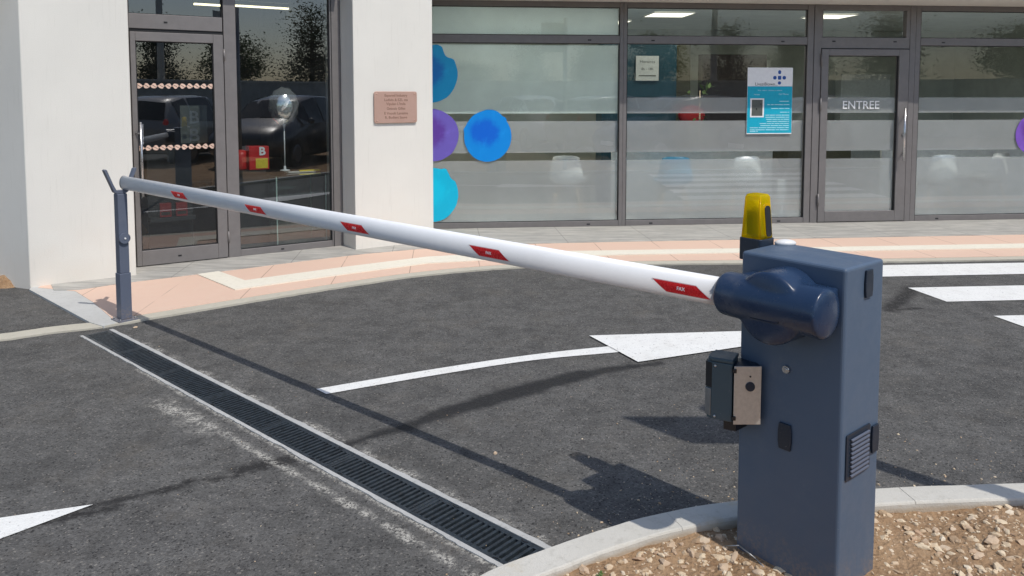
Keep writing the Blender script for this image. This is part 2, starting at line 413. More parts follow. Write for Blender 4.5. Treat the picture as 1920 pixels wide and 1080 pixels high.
# ------------------------------------------------------------------ mesh helpers
class MB:
    def __init__(s): s.bm = bmesh.new()
    def box(s, x0, x1, y0, y1, z0, z1, mtx=None):
        r = bmesh.ops.create_cube(s.bm, size=1.0)
        m = Matrix.Translation(((x0 + x1) / 2, (y0 + y1) / 2, (z0 + z1) / 2)) @ Matrix.Diagonal((abs(x1 - x0), abs(y1 - y0), abs(z1 - z0), 1))
        bmesh.ops.transform(s.bm, matrix=(mtx @ m) if mtx else m, verts=r['verts']); return s
    def poly(s, pts):
        s.bm.faces.new([s.bm.verts.new(Vector(p)) for p in pts]); return s
    def prism(s, pts, z0, z1):
        """closed solid from a ground outline"""
        lo = [s.bm.verts.new((p[0], p[1], z0)) for p in pts]; hi = [s.bm.verts.new((p[0], p[1], z1)) for p in pts]
        s.bm.faces.new(hi); s.bm.faces.new(lo[::-1])
        n = len(pts)
        for i in range(n): s.bm.faces.new((lo[i], lo[(i + 1) % n], hi[(i + 1) % n], hi[i]))
        return s
    def extr(s, pts, y0, y1):
        """closed solid from an outline in the x-z plane"""
        a = [s.bm.verts.new((p[0], y0, p[1])) for p in pts]; b = [s.bm.verts.new((p[0], y1, p[1])) for p in pts]
        s.bm.faces.new(a); s.bm.faces.new(b[::-1])
        n = len(pts)
        for i in range(n): s.bm.faces.new((a[i], b[i], b[(i + 1) % n], a[(i + 1) % n]))
        return s
    def tube(s, a, b, r0, r1=None, seg=16, caps=True):
        a, b = Vector(a), Vector(b); r1 = r0 if r1 is None else r1
        q = (b - a).to_track_quat('Z', 'Y').to_matrix().to_4x4()
        r = bmesh.ops.create_cone(s.bm, cap_ends=caps, segments=seg, radius1=r0, radius2=r1, depth=(b - a).length,
                                  matrix=Matrix.Translation((a + b) / 2) @ q)
        for v in r['verts']:
            for f in v.link_faces:
                if len(f.verts) == 4: f.smooth = True
        return s
    def sphere(s, c, r, sc=(1, 1, 1), u=20, v=12):
        r_ = bmesh.ops.create_uvsphere(s.bm, u_segments=u, v_segments=v, radius=r, matrix=Matrix.Translation(c) @ Matrix.Diagonal((*sc, 1)))
        for q in r_['verts']:
            for f in q.link_faces: f.smooth = True
        return s
    def lathe(s, prof, c=(0, 0, 0), seg=20):
        rings = []
        for r, z in prof:
            rings.append([s.bm.verts.new((c[0] + r * math.cos(2 * math.pi * i / seg), c[1] + r * math.sin(2 * math.pi * i / seg), c[2] + z)) for i in range(seg)])
        for a, b in zip(rings, rings[1:]):
            for i in range(seg):
                f = s.bm.faces.new((a[i], a[(i + 1) % seg], b[(i + 1) % seg], b[i])); f.smooth = True
        s.bm.faces.new(rings[0][::-1]); s.bm.faces.new(rings[-1]); return s
    def xf(s, m): bmesh.ops.transform(s.bm, matrix=m, verts=s.bm.verts); return s
    def build(s, name, mat, parent=None, bevel=0, world=False, smooth=False, mods=()):
        bmesh.ops.recalc_face_normals(s.bm, faces=s.bm.faces)
        if world and parent is not None:
            bmesh.ops.transform(s.bm, matrix=rootm(parent).inverted(), verts=s.bm.verts)
        me = bpy.data.meshes.new(name); s.bm.to_mesh(me); s.bm.free()
        if smooth:
            for p in me.polygons: p.use_smooth = True
        o = bpy.data.objects.new(name, me); COL.objects.link(o)
        me.materials.append(M[mat] if isinstance(mat, str) else mat)
        if parent is not None: o.parent = parent
        if bevel:
            b = o.modifiers.new('bevel', 'BEVEL'); b.width = bevel; b.segments = 3; b.limit_method = 'ANGLE'; b.angle_limit = R(40)
        return o
def rootm(o):
    while o.parent is not None: o = o.parent
    return Matrix.LocRotScale(o.location, o.rotation_euler, o.scale)
def tag(o, label=None, cat=None, group=None, kind=None):
    if label: o['label'] = label
    if cat: o['category'] = cat
    if group: o['group'] = group
    if kind: o['kind'] = kind
    return o
def thing(name, label, cat, loc=(0, 0, 0), rz=0.0, group=None):
    o = bpy.data.objects.new(name, None); COL.objects.link(o); o.empty_display_size = .1
    o.location = loc; o.rotation_euler = (0, 0, rz)
    return tag(o, label, cat, group)
def dup(root, loc, rz, label=None, scale=None):
    def cp(o, par):
        c = o.copy(); COL.objects.link(c)
        if par is not None: c.parent = par
        for ch in [x for x in KIDS.get(o.name, [])]: pass
        for ch in list(o.children): cp(ch, c)
        return c
    r = cp(root, None); r.location = loc; r.rotation_euler = (0, 0, rz)
    if scale: r.scale = (scale,) * 3
    if label: r['label'] = label
    return r
KIDS = {}
def struct(o, label=None, cat=None): return tag(o, label, cat, kind='structure')
def text_mesh(body, size, extrude=.001, align='CENTER', bold=0.0):
    cu = bpy.data.curves.new('lettering', 'FONT'); cu.body = body; cu.size = size; cu.align_x = align; cu.align_y = 'CENTER'
    cu.extrude = extrude; cu.offset = bold; cu.resolution_u = 3
    o = bpy.data.objects.new('lettering_tmp', cu); COL.objects.link(o)
    bpy.context.view_layer.update()
    dg = bpy.context.evaluated_depsgraph_get()
    me = bpy.data.meshes.new_from_object(o.evaluated_get(dg)); bpy.data.objects.remove(o); bpy.data.curves.remove(cu)
    return me
def add_text(mb, body, size, mtx, **kw):
    """text lies in local x-z facing -y, placed by mtx"""
    me = text_mesh(body, size, **kw)
    n0 = len(mb.bm.verts)
    mb.bm.from_mesh(me); mb.bm.verts.ensure_lookup_table()
    bmesh.ops.transform(mb.bm, matrix=mtx @ Matrix.Rotation(R(90), 4, 'X'), verts=mb.bm.verts[n0:])
    bpy.data.meshes.remove(me); return mb
def T(x, y, z): return Matrix.Translation((x, y, z))
def catmull(pts, k=6):
    out = []
    P = [pts[0]] + list(pts) + [pts[-1]]
    for i in range(1, len(P) - 2):
        for j in range(k):
            t = j / k
            out.append(tuple(.5 * ((2 * P[i][a]) + (-P[i - 1][a] + P[i + 1][a]) * t + (2 * P[i - 1][a] - 5 * P[i][a] + 4 * P[i + 1][a] - P[i + 2][a]) * t * t
                                   + (-P[i - 1][a] + 3 * P[i][a] - 3 * P[i + 1][a] + P[i + 2][a]) * t ** 3) for a in (0, 1)))
    out.append(tuple(pts[-1])); return out
def offset(pts, d):
    res = []
    for i, p in enumerate(pts):
        a = Vector(pts[max(i - 1, 0)]); b = Vector(pts[min(i + 1, len(pts) - 1)])
        t = (b - a).normalized(); res.append((p[0] - t.y * d, p[1] + t.x * d))
    return res
def ribbon(a, b, z0, z1): return list(a) + list(b)[::-1]

# ================================================================== GROUND
dr = [drn(0, 0), drn(0, DL), drn(DW, DL + .0), drn(DW, 0)]
def build_ground():
    bm = bmesh.new()
    S = 90
    outer = [bm.verts.new(p) for p in ((-S, -S, 0), (S, -S, 0), (S, S, 0), (-S, S, 0))]
    inner = [bm.verts.new((p.x, p.y, 0)) for p in dr]
    es = []
    for L_ in (outer, inner):
        for i in range(4): es.append(bm.edges.new((L_[i], L_[(i + 1) % 4])))
    bmesh.ops.triangle_fill(bm, use_beauty=True, edges=es)
    for f in bm.faces:
        if f.normal.z < 0: f.normal_flip()
    me = bpy.data.meshes.new('asphalt_road'); bm.to_mesh(me); bm.free()
    o = bpy.data.objects.new('asphalt_road', me); COL.objects.link(o); me.materials.append(M['asphalt'])
    struct(o, 'dark grey asphalt car park surface with tar streaks', 'asphalt')
build_ground()

EDGE = catmull([(-2.72, 5.085), (-2.595, 5.195), (-2.085, 5.611), (-1.381, 6.150), (-.738, 6.575), (0, 6.855), (.7, 6.955), (1.372, 7.005), (2.114, 7.04), (3.5, 7.108), (4.835, 7.213), (7, 7.40), (14, 8.05)], 8)
def rough(pts, amp=.006, seed=0):
    return [(p[0] + amp * noise.noise((p[0] * 9, p[1] * 9, seed)), p[1] + amp * noise.noise((p[0] * 9, p[1] * 9, seed + 5))) for p in pts]
def dense(pts, step=.05):
    o = []
    for a, b in zip(pts, pts[1:]):
        n = max(1, int(math.dist(a, b) / step))
        o += [(a[0] + (b[0] - a[0]) * i / n, a[1] + (b[1] - a[1]) * i / n) for i in range(n)]
    return o + [pts[-1]]
EIN = offset(EDGE, .125)
pink_poly = [(-2.735, 5.215)] + [p for p in EIN if p[0] > -2.69] + [(14, 10.8), (-1, 9.6), (-1.6, 8.4), (-3.5, 7.3), (-3.9, 6.5), (-3.8, 6.11), (-3.44, 6.0), (-3.11, 5.66)]
struct(MB().prism(pink_poly, -.05, .018).build('pavement', 'pink'), 'pink concrete pavement along both shop fronts', 'pavement')
e2 = rough(dense(EDGE), .014)
struct(MB().prism(e2 + [p for p in offset(EDGE, .1245)][::-1], -.05, .014).build('pavement_edging', 'border'), 'flush cream edging strip between pavement and asphalt', 'edging')
struct(MB().prism([(-2.87, 5.165), (-2.73, 5.075), (-2.66, 5.20), (-3.07, 5.665), (-3.435, 5.995), (-3.62, 6.10), (-3.72, 6.25), (-3.87, 6.14), (-3.84, 6.06)], -.05, .0158).build('concrete_apron', 'apron'), 'pale concrete apron at the wall corner', 'apron')
lo_l = rough(dense(catmull([(-12, -1.2), (-6, 2.9), (-4.2, 4.22), (-3.238, 4.80), (-3.0, 4.95), (-2.76, 5.062), (-2.70, 5.10)], 8)), .012, 3)
up_l = offset(lo_l, .15)
struct(MB().prism(lo_l + up_l[::-1], -.05, .011).build('kerb_strip', 'border'), 'flush concrete kerb strip at the left asphalt', 'kerb')
slate_poly = [(-3.62, 6.02), (-3.43, 6.03), (-3.2, 6.24), (-2.5, 6.70), (-1.95, 7.09), (-1.45, 7.42), (-.95, 7.66), (-.2, 7.90), (1.08, 8.05), (3.45, 8.27), (5.67, 8.48), (14, 9.29), (14, 10.7), (-1, 9.55), (-1.6, 8.35), (-3.45, 7.2), (-3.75, 6.2)]
struct(MB().prism(slate_poly, .010, .0225).build('slate_paving', 'slate'), 'streaky grey slate paving against the shop fronts', 'paving')
cream_poly = [(-2.70, 6.548), (-2.19, 6.02), (-1.4, 6.58), (-.772, 6.99), (0, 7.20), (1.113, 7.375), (2.247, 7.465), (3.457, 7.565), (5.154, 7.705), (14, 8.50),
              (14, 8.72), (5.317, 7.93), (3.237, 7.745), (1.927, 7.645), (.51, 7.535), (-.15, 7.44), (-.81, 7.27), (-1.5, 6.83), (-2.215, 6.325), (-2.56, 6.66)]
def build_cream():
    m = MB().prism(cream_poly, .010, .0265)
    struct(m.build('tactile_strip', 'cream'), 'L shaped cream tactile strip set in pink pavement', 'tactile strip')
build_cream()

# painted markings
def curve_ribbon(a, b, k=8): return catmull(a, k) + catmull(b, k)[::-1]
line = curve_ribbon([(-1.036, 3.995), (-.418, 4.305), (.12, 4.538), (.585, 4.688), (.80, 4.735)], [(-.966, 3.925), (-.41, 4.205), (.117, 4.438), (.642, 4.584), (.83, 4.64)])
ar = MB().poly([(p[0], p[1], .0045) for p in line])
struct(ar.build('road_arrow_shaft', 'paint'), 'curved white painted arrow shaft', 'road marking')
struct(MB().poly([(p[0], p[1], .0085) for p in ((.498, 4.897), (.733, 4.401), (1.403, 4.671), (2.40, 5.072), (1.496, 4.990))]).build('road_arrow_head', 'paint'), 'white painted arrow head beside the barrier cabinet', 'road marking')
struct(MB().poly([(p[0], p[1], .0045) for p in ((-1.589, 2.836), (-2.35, 2.59), (-2.20, 2.13), (-1.792, 2.606))]).build('road_arrow', 'paint'), 'white arrow tip painted at the left edge', 'road marking')
cd = Vector((math.cos(R(4.5)), math.sin(R(4.5)), 0)); cn = Vector((-cd.y, cd.x, 0))
for k in range(-4, 3):
    base = Vector((3.275, 5.735, 0)) + cn * (.815 * k) + cd * (-.10 * k - .03 * k)
    pts = [base, base + cd * 3.2, base + cd * 3.2 + cn * .43, base + cn * .43 - cd * .04]
    if k == 2: continue
    o = MB().poly([(p.x, p.y, .0045) for p in pts]).build('crossing_stripe', 'paint')
    tag(o, None, None, 'white zebra crossing stripes', 'structure')

# ---- slotted drain
dt = thing('drain_channel', 'long slotted black drain grating crossing the lane under the boom', 'drain', drn(DW / 2, DL / 2), math.atan2(DR_D.y, DR_D.x))
hl, hw = DL / 2, DW / 2
# local x along the drain, y away from the camera
def rough_rail(yi, yo, sgn, sd):
    pin = [(-hl + 2 * hl * i / 180, yi) for i in range(181)]
    pout = [(x, yo + sgn * (.002 + .007 * noise.noise((x * 7, sd, 0)) + .005 * noise.noise((x * 31, sd, 3)))) for x, _ in pin]
    MB().prism(pin + pout[::-1], -.05, .0045).build('edge_rail', 'mortar', dt)
rough_rail(hw - .019, hw + .004, 1, 1); rough_rail(-hw + .015, -hw - .001, -1, 8)
tr = MB()
tr.box(-hl, hl, -hw + .015, hw - .019, -.16, -.15); tr.box(-hl, hl, -hw + .012, -hw + .0145, -.15, -.02); tr.box(-hl, hl, hw - .0185, hw - .016, -.15, -.02)
tr.build('trough', 'frame_dark', dt)
gr = MB()
y0, y1 = -hw + .016, hw - .020
mg = .020
ngr = 7; gl_ = DL / ngr
for g in range(ngr):
    xa, xb = -hl + g * gl_ + .0015, -hl + (g + 1) * gl_ - .0015
    gr.box(xa, xb, y0, y0 + mg, -.02, .0025); gr.box(xa, xb, y1 - mg, y1, -.02, .0025)
    n = int((xb - xa) / .0265); p = (xb - xa) / n
    for i in range(n + 1):
        wd = .0062 if i not in (0, n) else .0075
        x = min(max(xa + i * p, xa + wd), xb - wd)
        gr.box(x - wd, x + wd, y0 + mg, y1 - mg, -.016, .0022)
M['grate'] = simple('cast_iron', (.030, .040, .050), .45, .3, .35, 30, .2, 300)
grat = gr.build('grating', 'grate', dt)
for g in range(ngr):
    for fx in (.18, .82):
        for sy in (y0 + .010, y1 - .010):
            cl = MB(); x = -hl + (g + fx) * gl_; sgn = 1 if sy < 0 else -1
            pts = [(x + .016 * math.cos(math.pi * (k / 5 + .05)), sy + sgn * .009 * math.sin(math.pi * (k / 5 + .05)) - sgn * .004) for k in range(6)]
            inn = [(x + .011 * math.cos(math.pi * (k / 5 + .05)), sy + sgn * .005 * math.sin(math.pi * (k / 5 + .05)) - sgn * .004) for k in range(6)]
            cl.prism(pts + inn[::-1], .0027, .0042); cl.build('locking_clip', 'frame_dark', grat)

# ---- kerb and dirt bed
KOUT = catmull([(-.46, -3), (-.46, .6), (-.42, 1.6), (-.28, 2.08), (-.10, 2.325), (.13, 2.480), (.325, 2.590), (.515, 2.680), (.83, 2.775), (1.40, 2.865), (1.99, 2.905), (3.2, 2.97), (9, 3.3)], 10)
KIN = offset(KOUT, -.114)
def build_kerb():
    bm = bmesh.new()
    rings = []
    KO, KI, GR = [], [], []
    acc = 0.30
    for i in range(len(KOUT)):
        KO.append(KOUT[i]); KI.append(KIN[i]); GR.append(0)
        if i + 1 < len(KOUT):
            l = math.dist(KOUT[i], KOUT[i + 1]); acc += l
            if acc > .92 and l > .02:
                acc = 0
                for f, g in ((.475, 0), (.49, 1), (.51, 1), (.525, 0)):
                    KO.append(tuple(KOUT[i][k] + (KOUT[i + 1][k] - KOUT[i][k]) * f for k in (0, 1))); KI.append(tuple(KIN[i][k] + (KIN[i + 1][k] - KIN[i][k]) * f for k in (0, 1))); GR.append(g)
    for p, q, g in zip(KO, KI, GR):
        j = lambda s: .0022 * noise.noise((p[0] * 6, p[1] * 6, s))
        P = lambda f: (p[0] + (q[0] - p[0]) * f, p[1] + (q[1] - p[1]) * f)
        sec = [(0, -.05), (0, .046), (.02, .052), (.06, .055), (.5, .056), (.93, .055), (.97, .052), (1.0, .046), (1.0, -.05)]
        rings.append([bm.verts.new((*P(f + j(i) * .8), z + j(i + 3) - .006 * g * (z > 0))) for i, (f, z) in enumerate(sec)])
    for a, b in zip(rings, rings[1:]):
        for i in range(len(a) - 1):
            f = bm.faces.new((a[i], b[i], b[i + 1], a[i + 1])); f.smooth = False
    bmesh.ops.recalc_face_normals(bm, faces=bm.faces)
    me = bpy.data.meshes.new('kerb'); bm.to_mesh(me); bm.free()
    o = bpy.data.objects.new('kerb', me); COL.objects.link(o)
    b = NB('kerb_blocks')      # joints between cast blocks, dirty inner edge
    c = b.mix(b.noise(3.2, 7, .65), (.52, .50, .44), (.66, .64, .59))
    c = b.mix(b.ramp(b.noise(26, 6, .7), .5, .75, 0, .45), c, (.36, .34, .29))
    c = b.mix(b.ramp(b.noise(5, 5, .7), .55, .7, 0, .4), c, (.50, .40, .24))
    z = b.sepxyz(b.pos())[2]
    c = b.mix(b.ramp(b.math('ADD', z, b.math('MULTIPLY', b.noise(14, 5), .02)), .052, .034, 0, .6), c, (.42, .31, .19))
    h = b.math('ADD', b.noise(160, 4, .6), b.math('MULTIPLY', b.noise(20, 4), 1.3))
    me.materials.append(b.done(b.bsdf(c, .9, 0, b.bump(h, .35, .006), spec=.25)))
    struct(o, 'pale curved concrete kerb round the dirt bed', 'kerb')
build_kerb()
def inside(p, poly):
    c = False; n = len(poly)
    for i in range(n):
        a, b = poly[i], poly[(i + 1) % n]
        if (a[1] > p[1]) != (b[1] > p[1]) and p[0] < (b[0] - a[0]) * (p[1] - a[1]) / (b[1] - a[1]) + a[0]: c = not c
    return c
BED = KIN + [(9, -3)]
def dirt_z(x, y):
    return .012 + .016 * noise.noise((x * 3.1, y * 3.1, 1)) + .010 * noise.noise((x * 9, y * 9, 4)) + .006 * noise.noise((x * 26, y * 26, 9)) + .010
def build_dirt():
    bm = bmesh.new()
    def grid(x0, x1, y0, y1, st):
        nx, ny = int(round((x1 - x0) / st)), int(round((y1 - y0) / st)); V = {}
        for i in range(nx):
            for j in range(ny):
                cxy = (x0 + (i + .5) * st, y0 + (j + .5) * st)
                if not (inside(cxy, BEDW)): continue
                q = []
                for a, b in ((i, j), (i + 1, j), (i + 1, j + 1), (i, j + 1)):
                    if (a, b) not in V:
                        x, y = x0 + a * st, y0 + b * st
                        V[(a, b)] = bm.verts.new((x, y, dirt_z(x, y)))
                    q.append(V[(a, b)])
                bm.faces.new(q)
    BEDW = offset(KOUT, -.085) + [(9, -3)]
    grid(-.5, 2.6, 1.6, 3.0, .0125); grid(2.6, 8.8, -3, 3.3, .1); grid(-.5, 2.6, -3, 1.6, .1)
    for f in bm.faces: f.smooth = True
    me = bpy.data.meshes.new('dirt_bed'); bm.to_mesh(me); bm.free()
    o = bpy.data.objects.new('dirt_bed', me); COL.objects.link(o); me.materials.append(M['dirt'])
    struct(o, 'bare brown dirt bed with pale stones', 'dirt')
build_dirt()
_ICO = {}
def ico(n):
    if n not in _ICO:
        b = bmesh.new(); bmesh.ops.create_icosphere(b, subdivisions=n, radius=1.0); b.verts.index_update()
        _ICO[n] = ([v.co.copy() for v in b.verts], [tuple(v.index for v in f.verts) for f in b.faces]); b.free()
    return _ICO[n]
def stone_into(V, F, x, y, z, r, rnd, flat=.62):
    vs, fs = ico(2 if r > .009 else 1)
    sx, sy, sz = r * rnd.uniform(.75, 1.4), r * rnd.uniform(.55, 1.0), r * rnd.uniform(.4, .75)
    off = rnd.uniform(0, 100); rot = Matrix.Rotation(rnd.uniform(0, 6.28), 3, 'Z') @ Matrix.Rotation(rnd.uniform(-.5, .5), 3, 'X')
    b = len(V); o = Vector((x, y, z)); ov = Vector((off, 0, 0))
    cuts = [(Vector((rnd.gauss(0, 1), rnd.gauss(0, 1), rnd.gauss(0, 1))).normalized(), rnd.uniform(.45, .8)) for _ in range(4)]
    for c in vs:
        k = 1 + noise.noise(c * 1.6 + ov) * .5
        q = c * k
        for n_, d_ in cuts:                       # chip flat faces off the pebble
            e = q.dot(n_) - d_
            if e > 0: q = q - n_ * e
        V.append(rot @ Vector((q.x * sx, q.y * sy, q.z * sz)) + o)
    F.extend(tuple(i + b for i in f) for f in fs)
def mesh_obj(name, V, F, mat):
    me = bpy.data.meshes.new(name); me.from_pydata(V, [], F); me.update()
    o = bpy.data.objects.new(name, me); COL.objects.link(o); me.materials.append(M[mat]); return o
def build_gravel():
    rnd = random.Random(5)
    V, F = [], []
    n = 0
    KN = KIN[40:110:2]
    while n < 4600:
        x, y = rnd.uniform(-.4, 2.5), rnd.uniform(1.7, 2.95)
        if not inside((x, y), KIN): continue
        dens = .4 + .75 * (noise.noise((x * 2.2, y * 2.2, 7)) + .5)
        near = min(math.dist((x, y), q) for q in KN)
        if near < .16: dens += .35
        if x < .75: dens += .25
        if rnd.random() > dens: continue
        r = min(.0032 + rnd.expovariate(1 / .0048), .0185)
        stone_into(V, F, x, y, dirt_z(x, y) + r * .05, r, rnd); n += 1
    # grit spilled on the asphalt along the kerb
    for i in range(620):
        k = rnd.randrange(42, 112); p = KOUT[k]; q = KIN[k]
        d = rnd.expovariate(1 / .22) + .01
        u = Vector((p[0] - q[0], p[1] - q[1])).normalized()
        x, y = p[0] + u.x * d + rnd.uniform(-.05, .05), p[1] + u.y * d
        if p[0] < .55 and rnd.random() > .35: continue
        r = min(.0015 + rnd.expovariate(1 / .0015), .0068)
        stone_into(V, F, x, y, r * .3, r, rnd)
    for i in range(90):
        x, y = rnd.uniform(-2.2, 2), rnd.uniform(2.2, 5)
        d = (Vector((x, y, 0)) - DR_F[0]); off = d.dot(DR_N)
        if -DW - .01 < off < .01 or inside((x, y), KOUT + [(9, -3)]): continue
        stone_into(V, F, x, y, .001, rnd.uniform(.0018, .004), rnd)
    o = mesh_obj('gravel', V, F, 'stone')
    tag(o, 'loose pale gravel scattered over the dirt bed and kerbside asphalt', 'gravel', kind='stuff')
build_gravel()
def one_stone(x, y, z, r, seed, label, group=None):
    V, F = [], []; stone_into(V, F, x, y, z, r, random.Random(seed)); o = mesh_obj('stone', V, F, 'stone')
    tag(o, label, 'stone', group)
one_stone(-.074, 3.259, .004, .011, 3, 'small tan pebble alone on the asphalt between drain and cabinet')
big = [(.60, 2.49), (.66, 2.515), (.74, 2.47), (.50, 2.44), (.69, 2.42), (1.42, 2.56), (1.55, 2.47), (1.64, 2.55), (1.50, 2.64), (1.73, 2.41), (1.80, 2.52), (1.46, 2.37)]
for i, (x, y) in enumerate(big):
    one_stone(x, y, dirt_z(x, y) + .004, .017 + .007 * ((i * 7) % 5) / 5, 20 + i, 'large pale stone half sunk in the brown dirt bed', 'larger stones in the dirt bed')
def weed(x, y, seed, label):
    rnd = random.Random(seed); m = MB(); z = dirt_z(x, y)
    for i in range(16):
        a = rnd.uniform(0, 6.28); l = rnd.uniform(.006, .018); h = rnd.uniform(.004, .014)
        ex, ey = x + math.cos(a) * l, y + math.sin(a) * l; wv = Vector((-math.sin(a), math.cos(a), 0)) * .0035
        mid = Vector(((x + ex) / 2, (y + ey) / 2, z + h))
        m.poly([(x, y, z), tuple(mid + wv), (ex, ey, z + h * .7), tuple(mid - wv)])
    tag(m.build('weed', 'green'), label, 'weed')
weed(.28, 2.36, 1, 'tiny green weed sprouting in dirt beside the kerb left of cabinet')
weed(1.335, 2.34, 2, 'tiny green weed sprouting at the foot of the cabinet, right side')

# left dirt heap against the wall
def build_bank():
    bm = bmesh.new(); V = {}
    n = 40
    for i in range(n + 1):
        for j in range(n + 1):
            x, y = -6.36 + i * .06, 6.12 + j * .06
            e = min(1, (y - 6.12) / .10) * min(1, max(0, (-4.0 - x) / .12))
            z = -.03 + e * (.17 + .10 * noise.noise((x * 2, y * 2, 0)) + .03 * noise.noise((x * 9, y * 9, 0)))
            V[i, j] = bm.verts.new((x, y, z))
    for i in range(n):
        for j in range(n): bm.faces.new((V[i, j], V[i + 1, j], V[i + 1, j + 1], V[i, j + 1])).smooth = True
    me = bpy.data.meshes.new('dirt_bank'); bm.to_mesh(me); bm.free()
    o = bpy.data.objects.new('dirt_bank', me); COL.objects.link(o); me.materials.append(M['dirt'])
    struct(o, 'brown earth heap at the foot of the left wall', 'dirt')
build_bank()

# ================================================================== LEFT BUILDING (shop)
QL = Vector((-3.384, 6.842, 0)); AL = R(32.0)
shop = thing('shop_building', 'white rendered shop with dark glazed door and copper plaque on its pillar', 'building', QL, AL)
# local: x along the front, y inward, z up.  wall front y = -.35, glazing y = 0
FW = -.355
GZ = .022
def to_local(root, p): return rootm(root).inverted() @ Vector(p)
cl_ = to_local(shop, (-3.855, 6.10, 0))
far = to_local(shop, (-3.855 - 4.2 * math.cos(R(22)), 6.10 + 4.2 * math.sin(R(22)), 0))
wl = MB()
wl.prism([(-.022, FW), (-.022, .10), (-.35, .10), (-.75, .6), (far.x + .3, far.y + .5), (far.x, far.y), (cl_.x, FW)], -.02, 3.6)
wl.build('wall', 'stucco', shop, bevel=.006)
pl = MB().prism([(1.965, FW + .05), (2.825, FW + .05), (2.825, .95), (2.1, .95), (2.1, .6), (1.935, .4), (1.935, .0)], -.02, 3.6)
pl.build('pillar', 'stucco', shop, bevel=.006)
MB().box(-.0215, 1.9345, FW + .012, .06, 2.86, 3.6).build('lintel', 'stucco', shop)
rm = MB()
rm.box(-.3, 2.1, 3.9, 4.0, 0, 3.0); rm.box(-.45, -.35, .12, 4.0, 0, 3.0); rm.box(2.1, 2.2, .96, 4.0, 0, 3.0)
rm.build('interior_wall', 'shop_dark', shop)
MB().box(-.35, 2.1, .06, 3.9, -.01, .03).build('interior_floor', 'shop_floor', shop)
MB().box(-.35, 2.1, .062, 3.9, 2.95, 3.02).build('interior_ceiling', 'shop_dark', shop)
MB().box(-6, 2.7, FW + .06, 4.2, 3.62, 3.8).build('roof', 'frame', shop)
# canopy slab over the left side wall (it throws the slanting shadow at the photo's top left)
can = MB()
dv = (Vector((far.x, far.y)) - Vector((cl_.x, FW))).normalized(); nv = Vector((-dv.y, dv.x)) * -1
if nv.y > 0: nv = -nv
A_ = Vector((cl_.x, FW)) + dv * .12
can.prism([(A_.x, A_.y), (A_ + nv * .55)[:], (A_ + nv * .55 + dv * 2.8)[:], (A_ + dv * 2.8)[:]], 2.52, 2.66)
can.build('canopy', 'stucco', shop, bevel=.004)
# glazed front: fixed frame
fr = MB()
fr.box(-.02, .016, -.03, .05, GZ, 2.86)                   # left jamb
fr.box(.016, .80, -.03, .05, 2.145, 2.275)                # head over the door
fr.box(.016, .80, -.03, .05, 2.80, 2.86)
fr.box(.808, .918, -.034, .05, GZ, 2.86)                  # mullion
fr.box(.918, 1.822, -.03, .05, GZ, .085)                  # bottom rail
fr.box(.918, 1.822, -.03, .05, 2.80, 2.86)
fr.box(1.822, 1.93, -.032, .05, GZ, 2.86)
wf = fr.build('window', 'frame', shop, bevel=.004)
MB().box(.918, 1.822, .006, .014, .085, 2.80).build('pane', 'glass_shop', wf)
MB().box(.016, .80, .006, .014, 2.275, 2.80).build('pane', 'glass_shop', wf)
gk = MB()
for (a, b, c, d) in ((.918, 1.822, .085, 2.80), (.016, .80, 2.275, 2.80)):
    gk.box(a, a + .006, -.012, .005, c, d); gk.box(b - .006, b, -.012, .005, c, d); gk.box(a + .006, b - .006, -.012, .005, c, c + .006); gk.box(a + .006, b - .006, -.012, .005, d - .006, d)
gk.box(1.834, 1.842, -.0345, -.031, GZ, 2.8); gk.box(.30, .33, -.0325, -.029, 2.20, 2.214); gk.box(1.30, 1.33, -.0325, -.029, .045, .058)
gk.build('gasket', 'frame_dark', wf)
dl = MB()
dl.box(.020, .062, -.045, .03, .03, 2.115); dl.box(.712, .800, -.045, .03, .03, 2.115)
dl.box(.062, .712, -.045, .03, .03, .165); dl.box(.062, .712, -.045, .03, 2.035, 2.115)
door = dl.build('door', 'frame', shop, bevel=.004)
MB().box(.062, .712, -.012, -.004, .165, 2.035).build('pane', 'glass_shop', door)
gk = MB()
a, b, c, d = .062, .712, .165, 2.035
gk.box(a, a + .007, -.03, -.013, c, d); gk.box(b - .007, b, -.03, -.013, c, d); gk.box(a + .007, b - .007, -.03, -.013, c, c + .007); gk.box(a + .007, b - .007, -.03, -.013, d - .007, d)
gk.box(.8005, .8075, -.02, .03, .03, 2.14); gk.box(.02, .80, -.02, .03, 2.1155, 2.144); gk.box(.02, .80, -.02, .03, .0235, .0295)
gk.box(.36, .39, -.0475, -.044, .085, .099)
gk.build('gasket', 'frame_dark', door)
hd = MB()
hd.tube((.078, -.10, .66), (.078, -.10, 1.32), .011); hd.tube((.078, -.10, 1.22), (.04, -.045, 1.22), .006); hd.tube((.078, -.10, .76), (.04, -.045, .76), .006)
hd.box(.092, .108, -.018, -.013, 1.12, 1.30)
hd.build('handle', 'steel', door)
for z in (1.93, .22): MB().tube((.806, -.052, z - .055), (.806, -.052, z + .055), .008).build('hinge', 'frame', door)
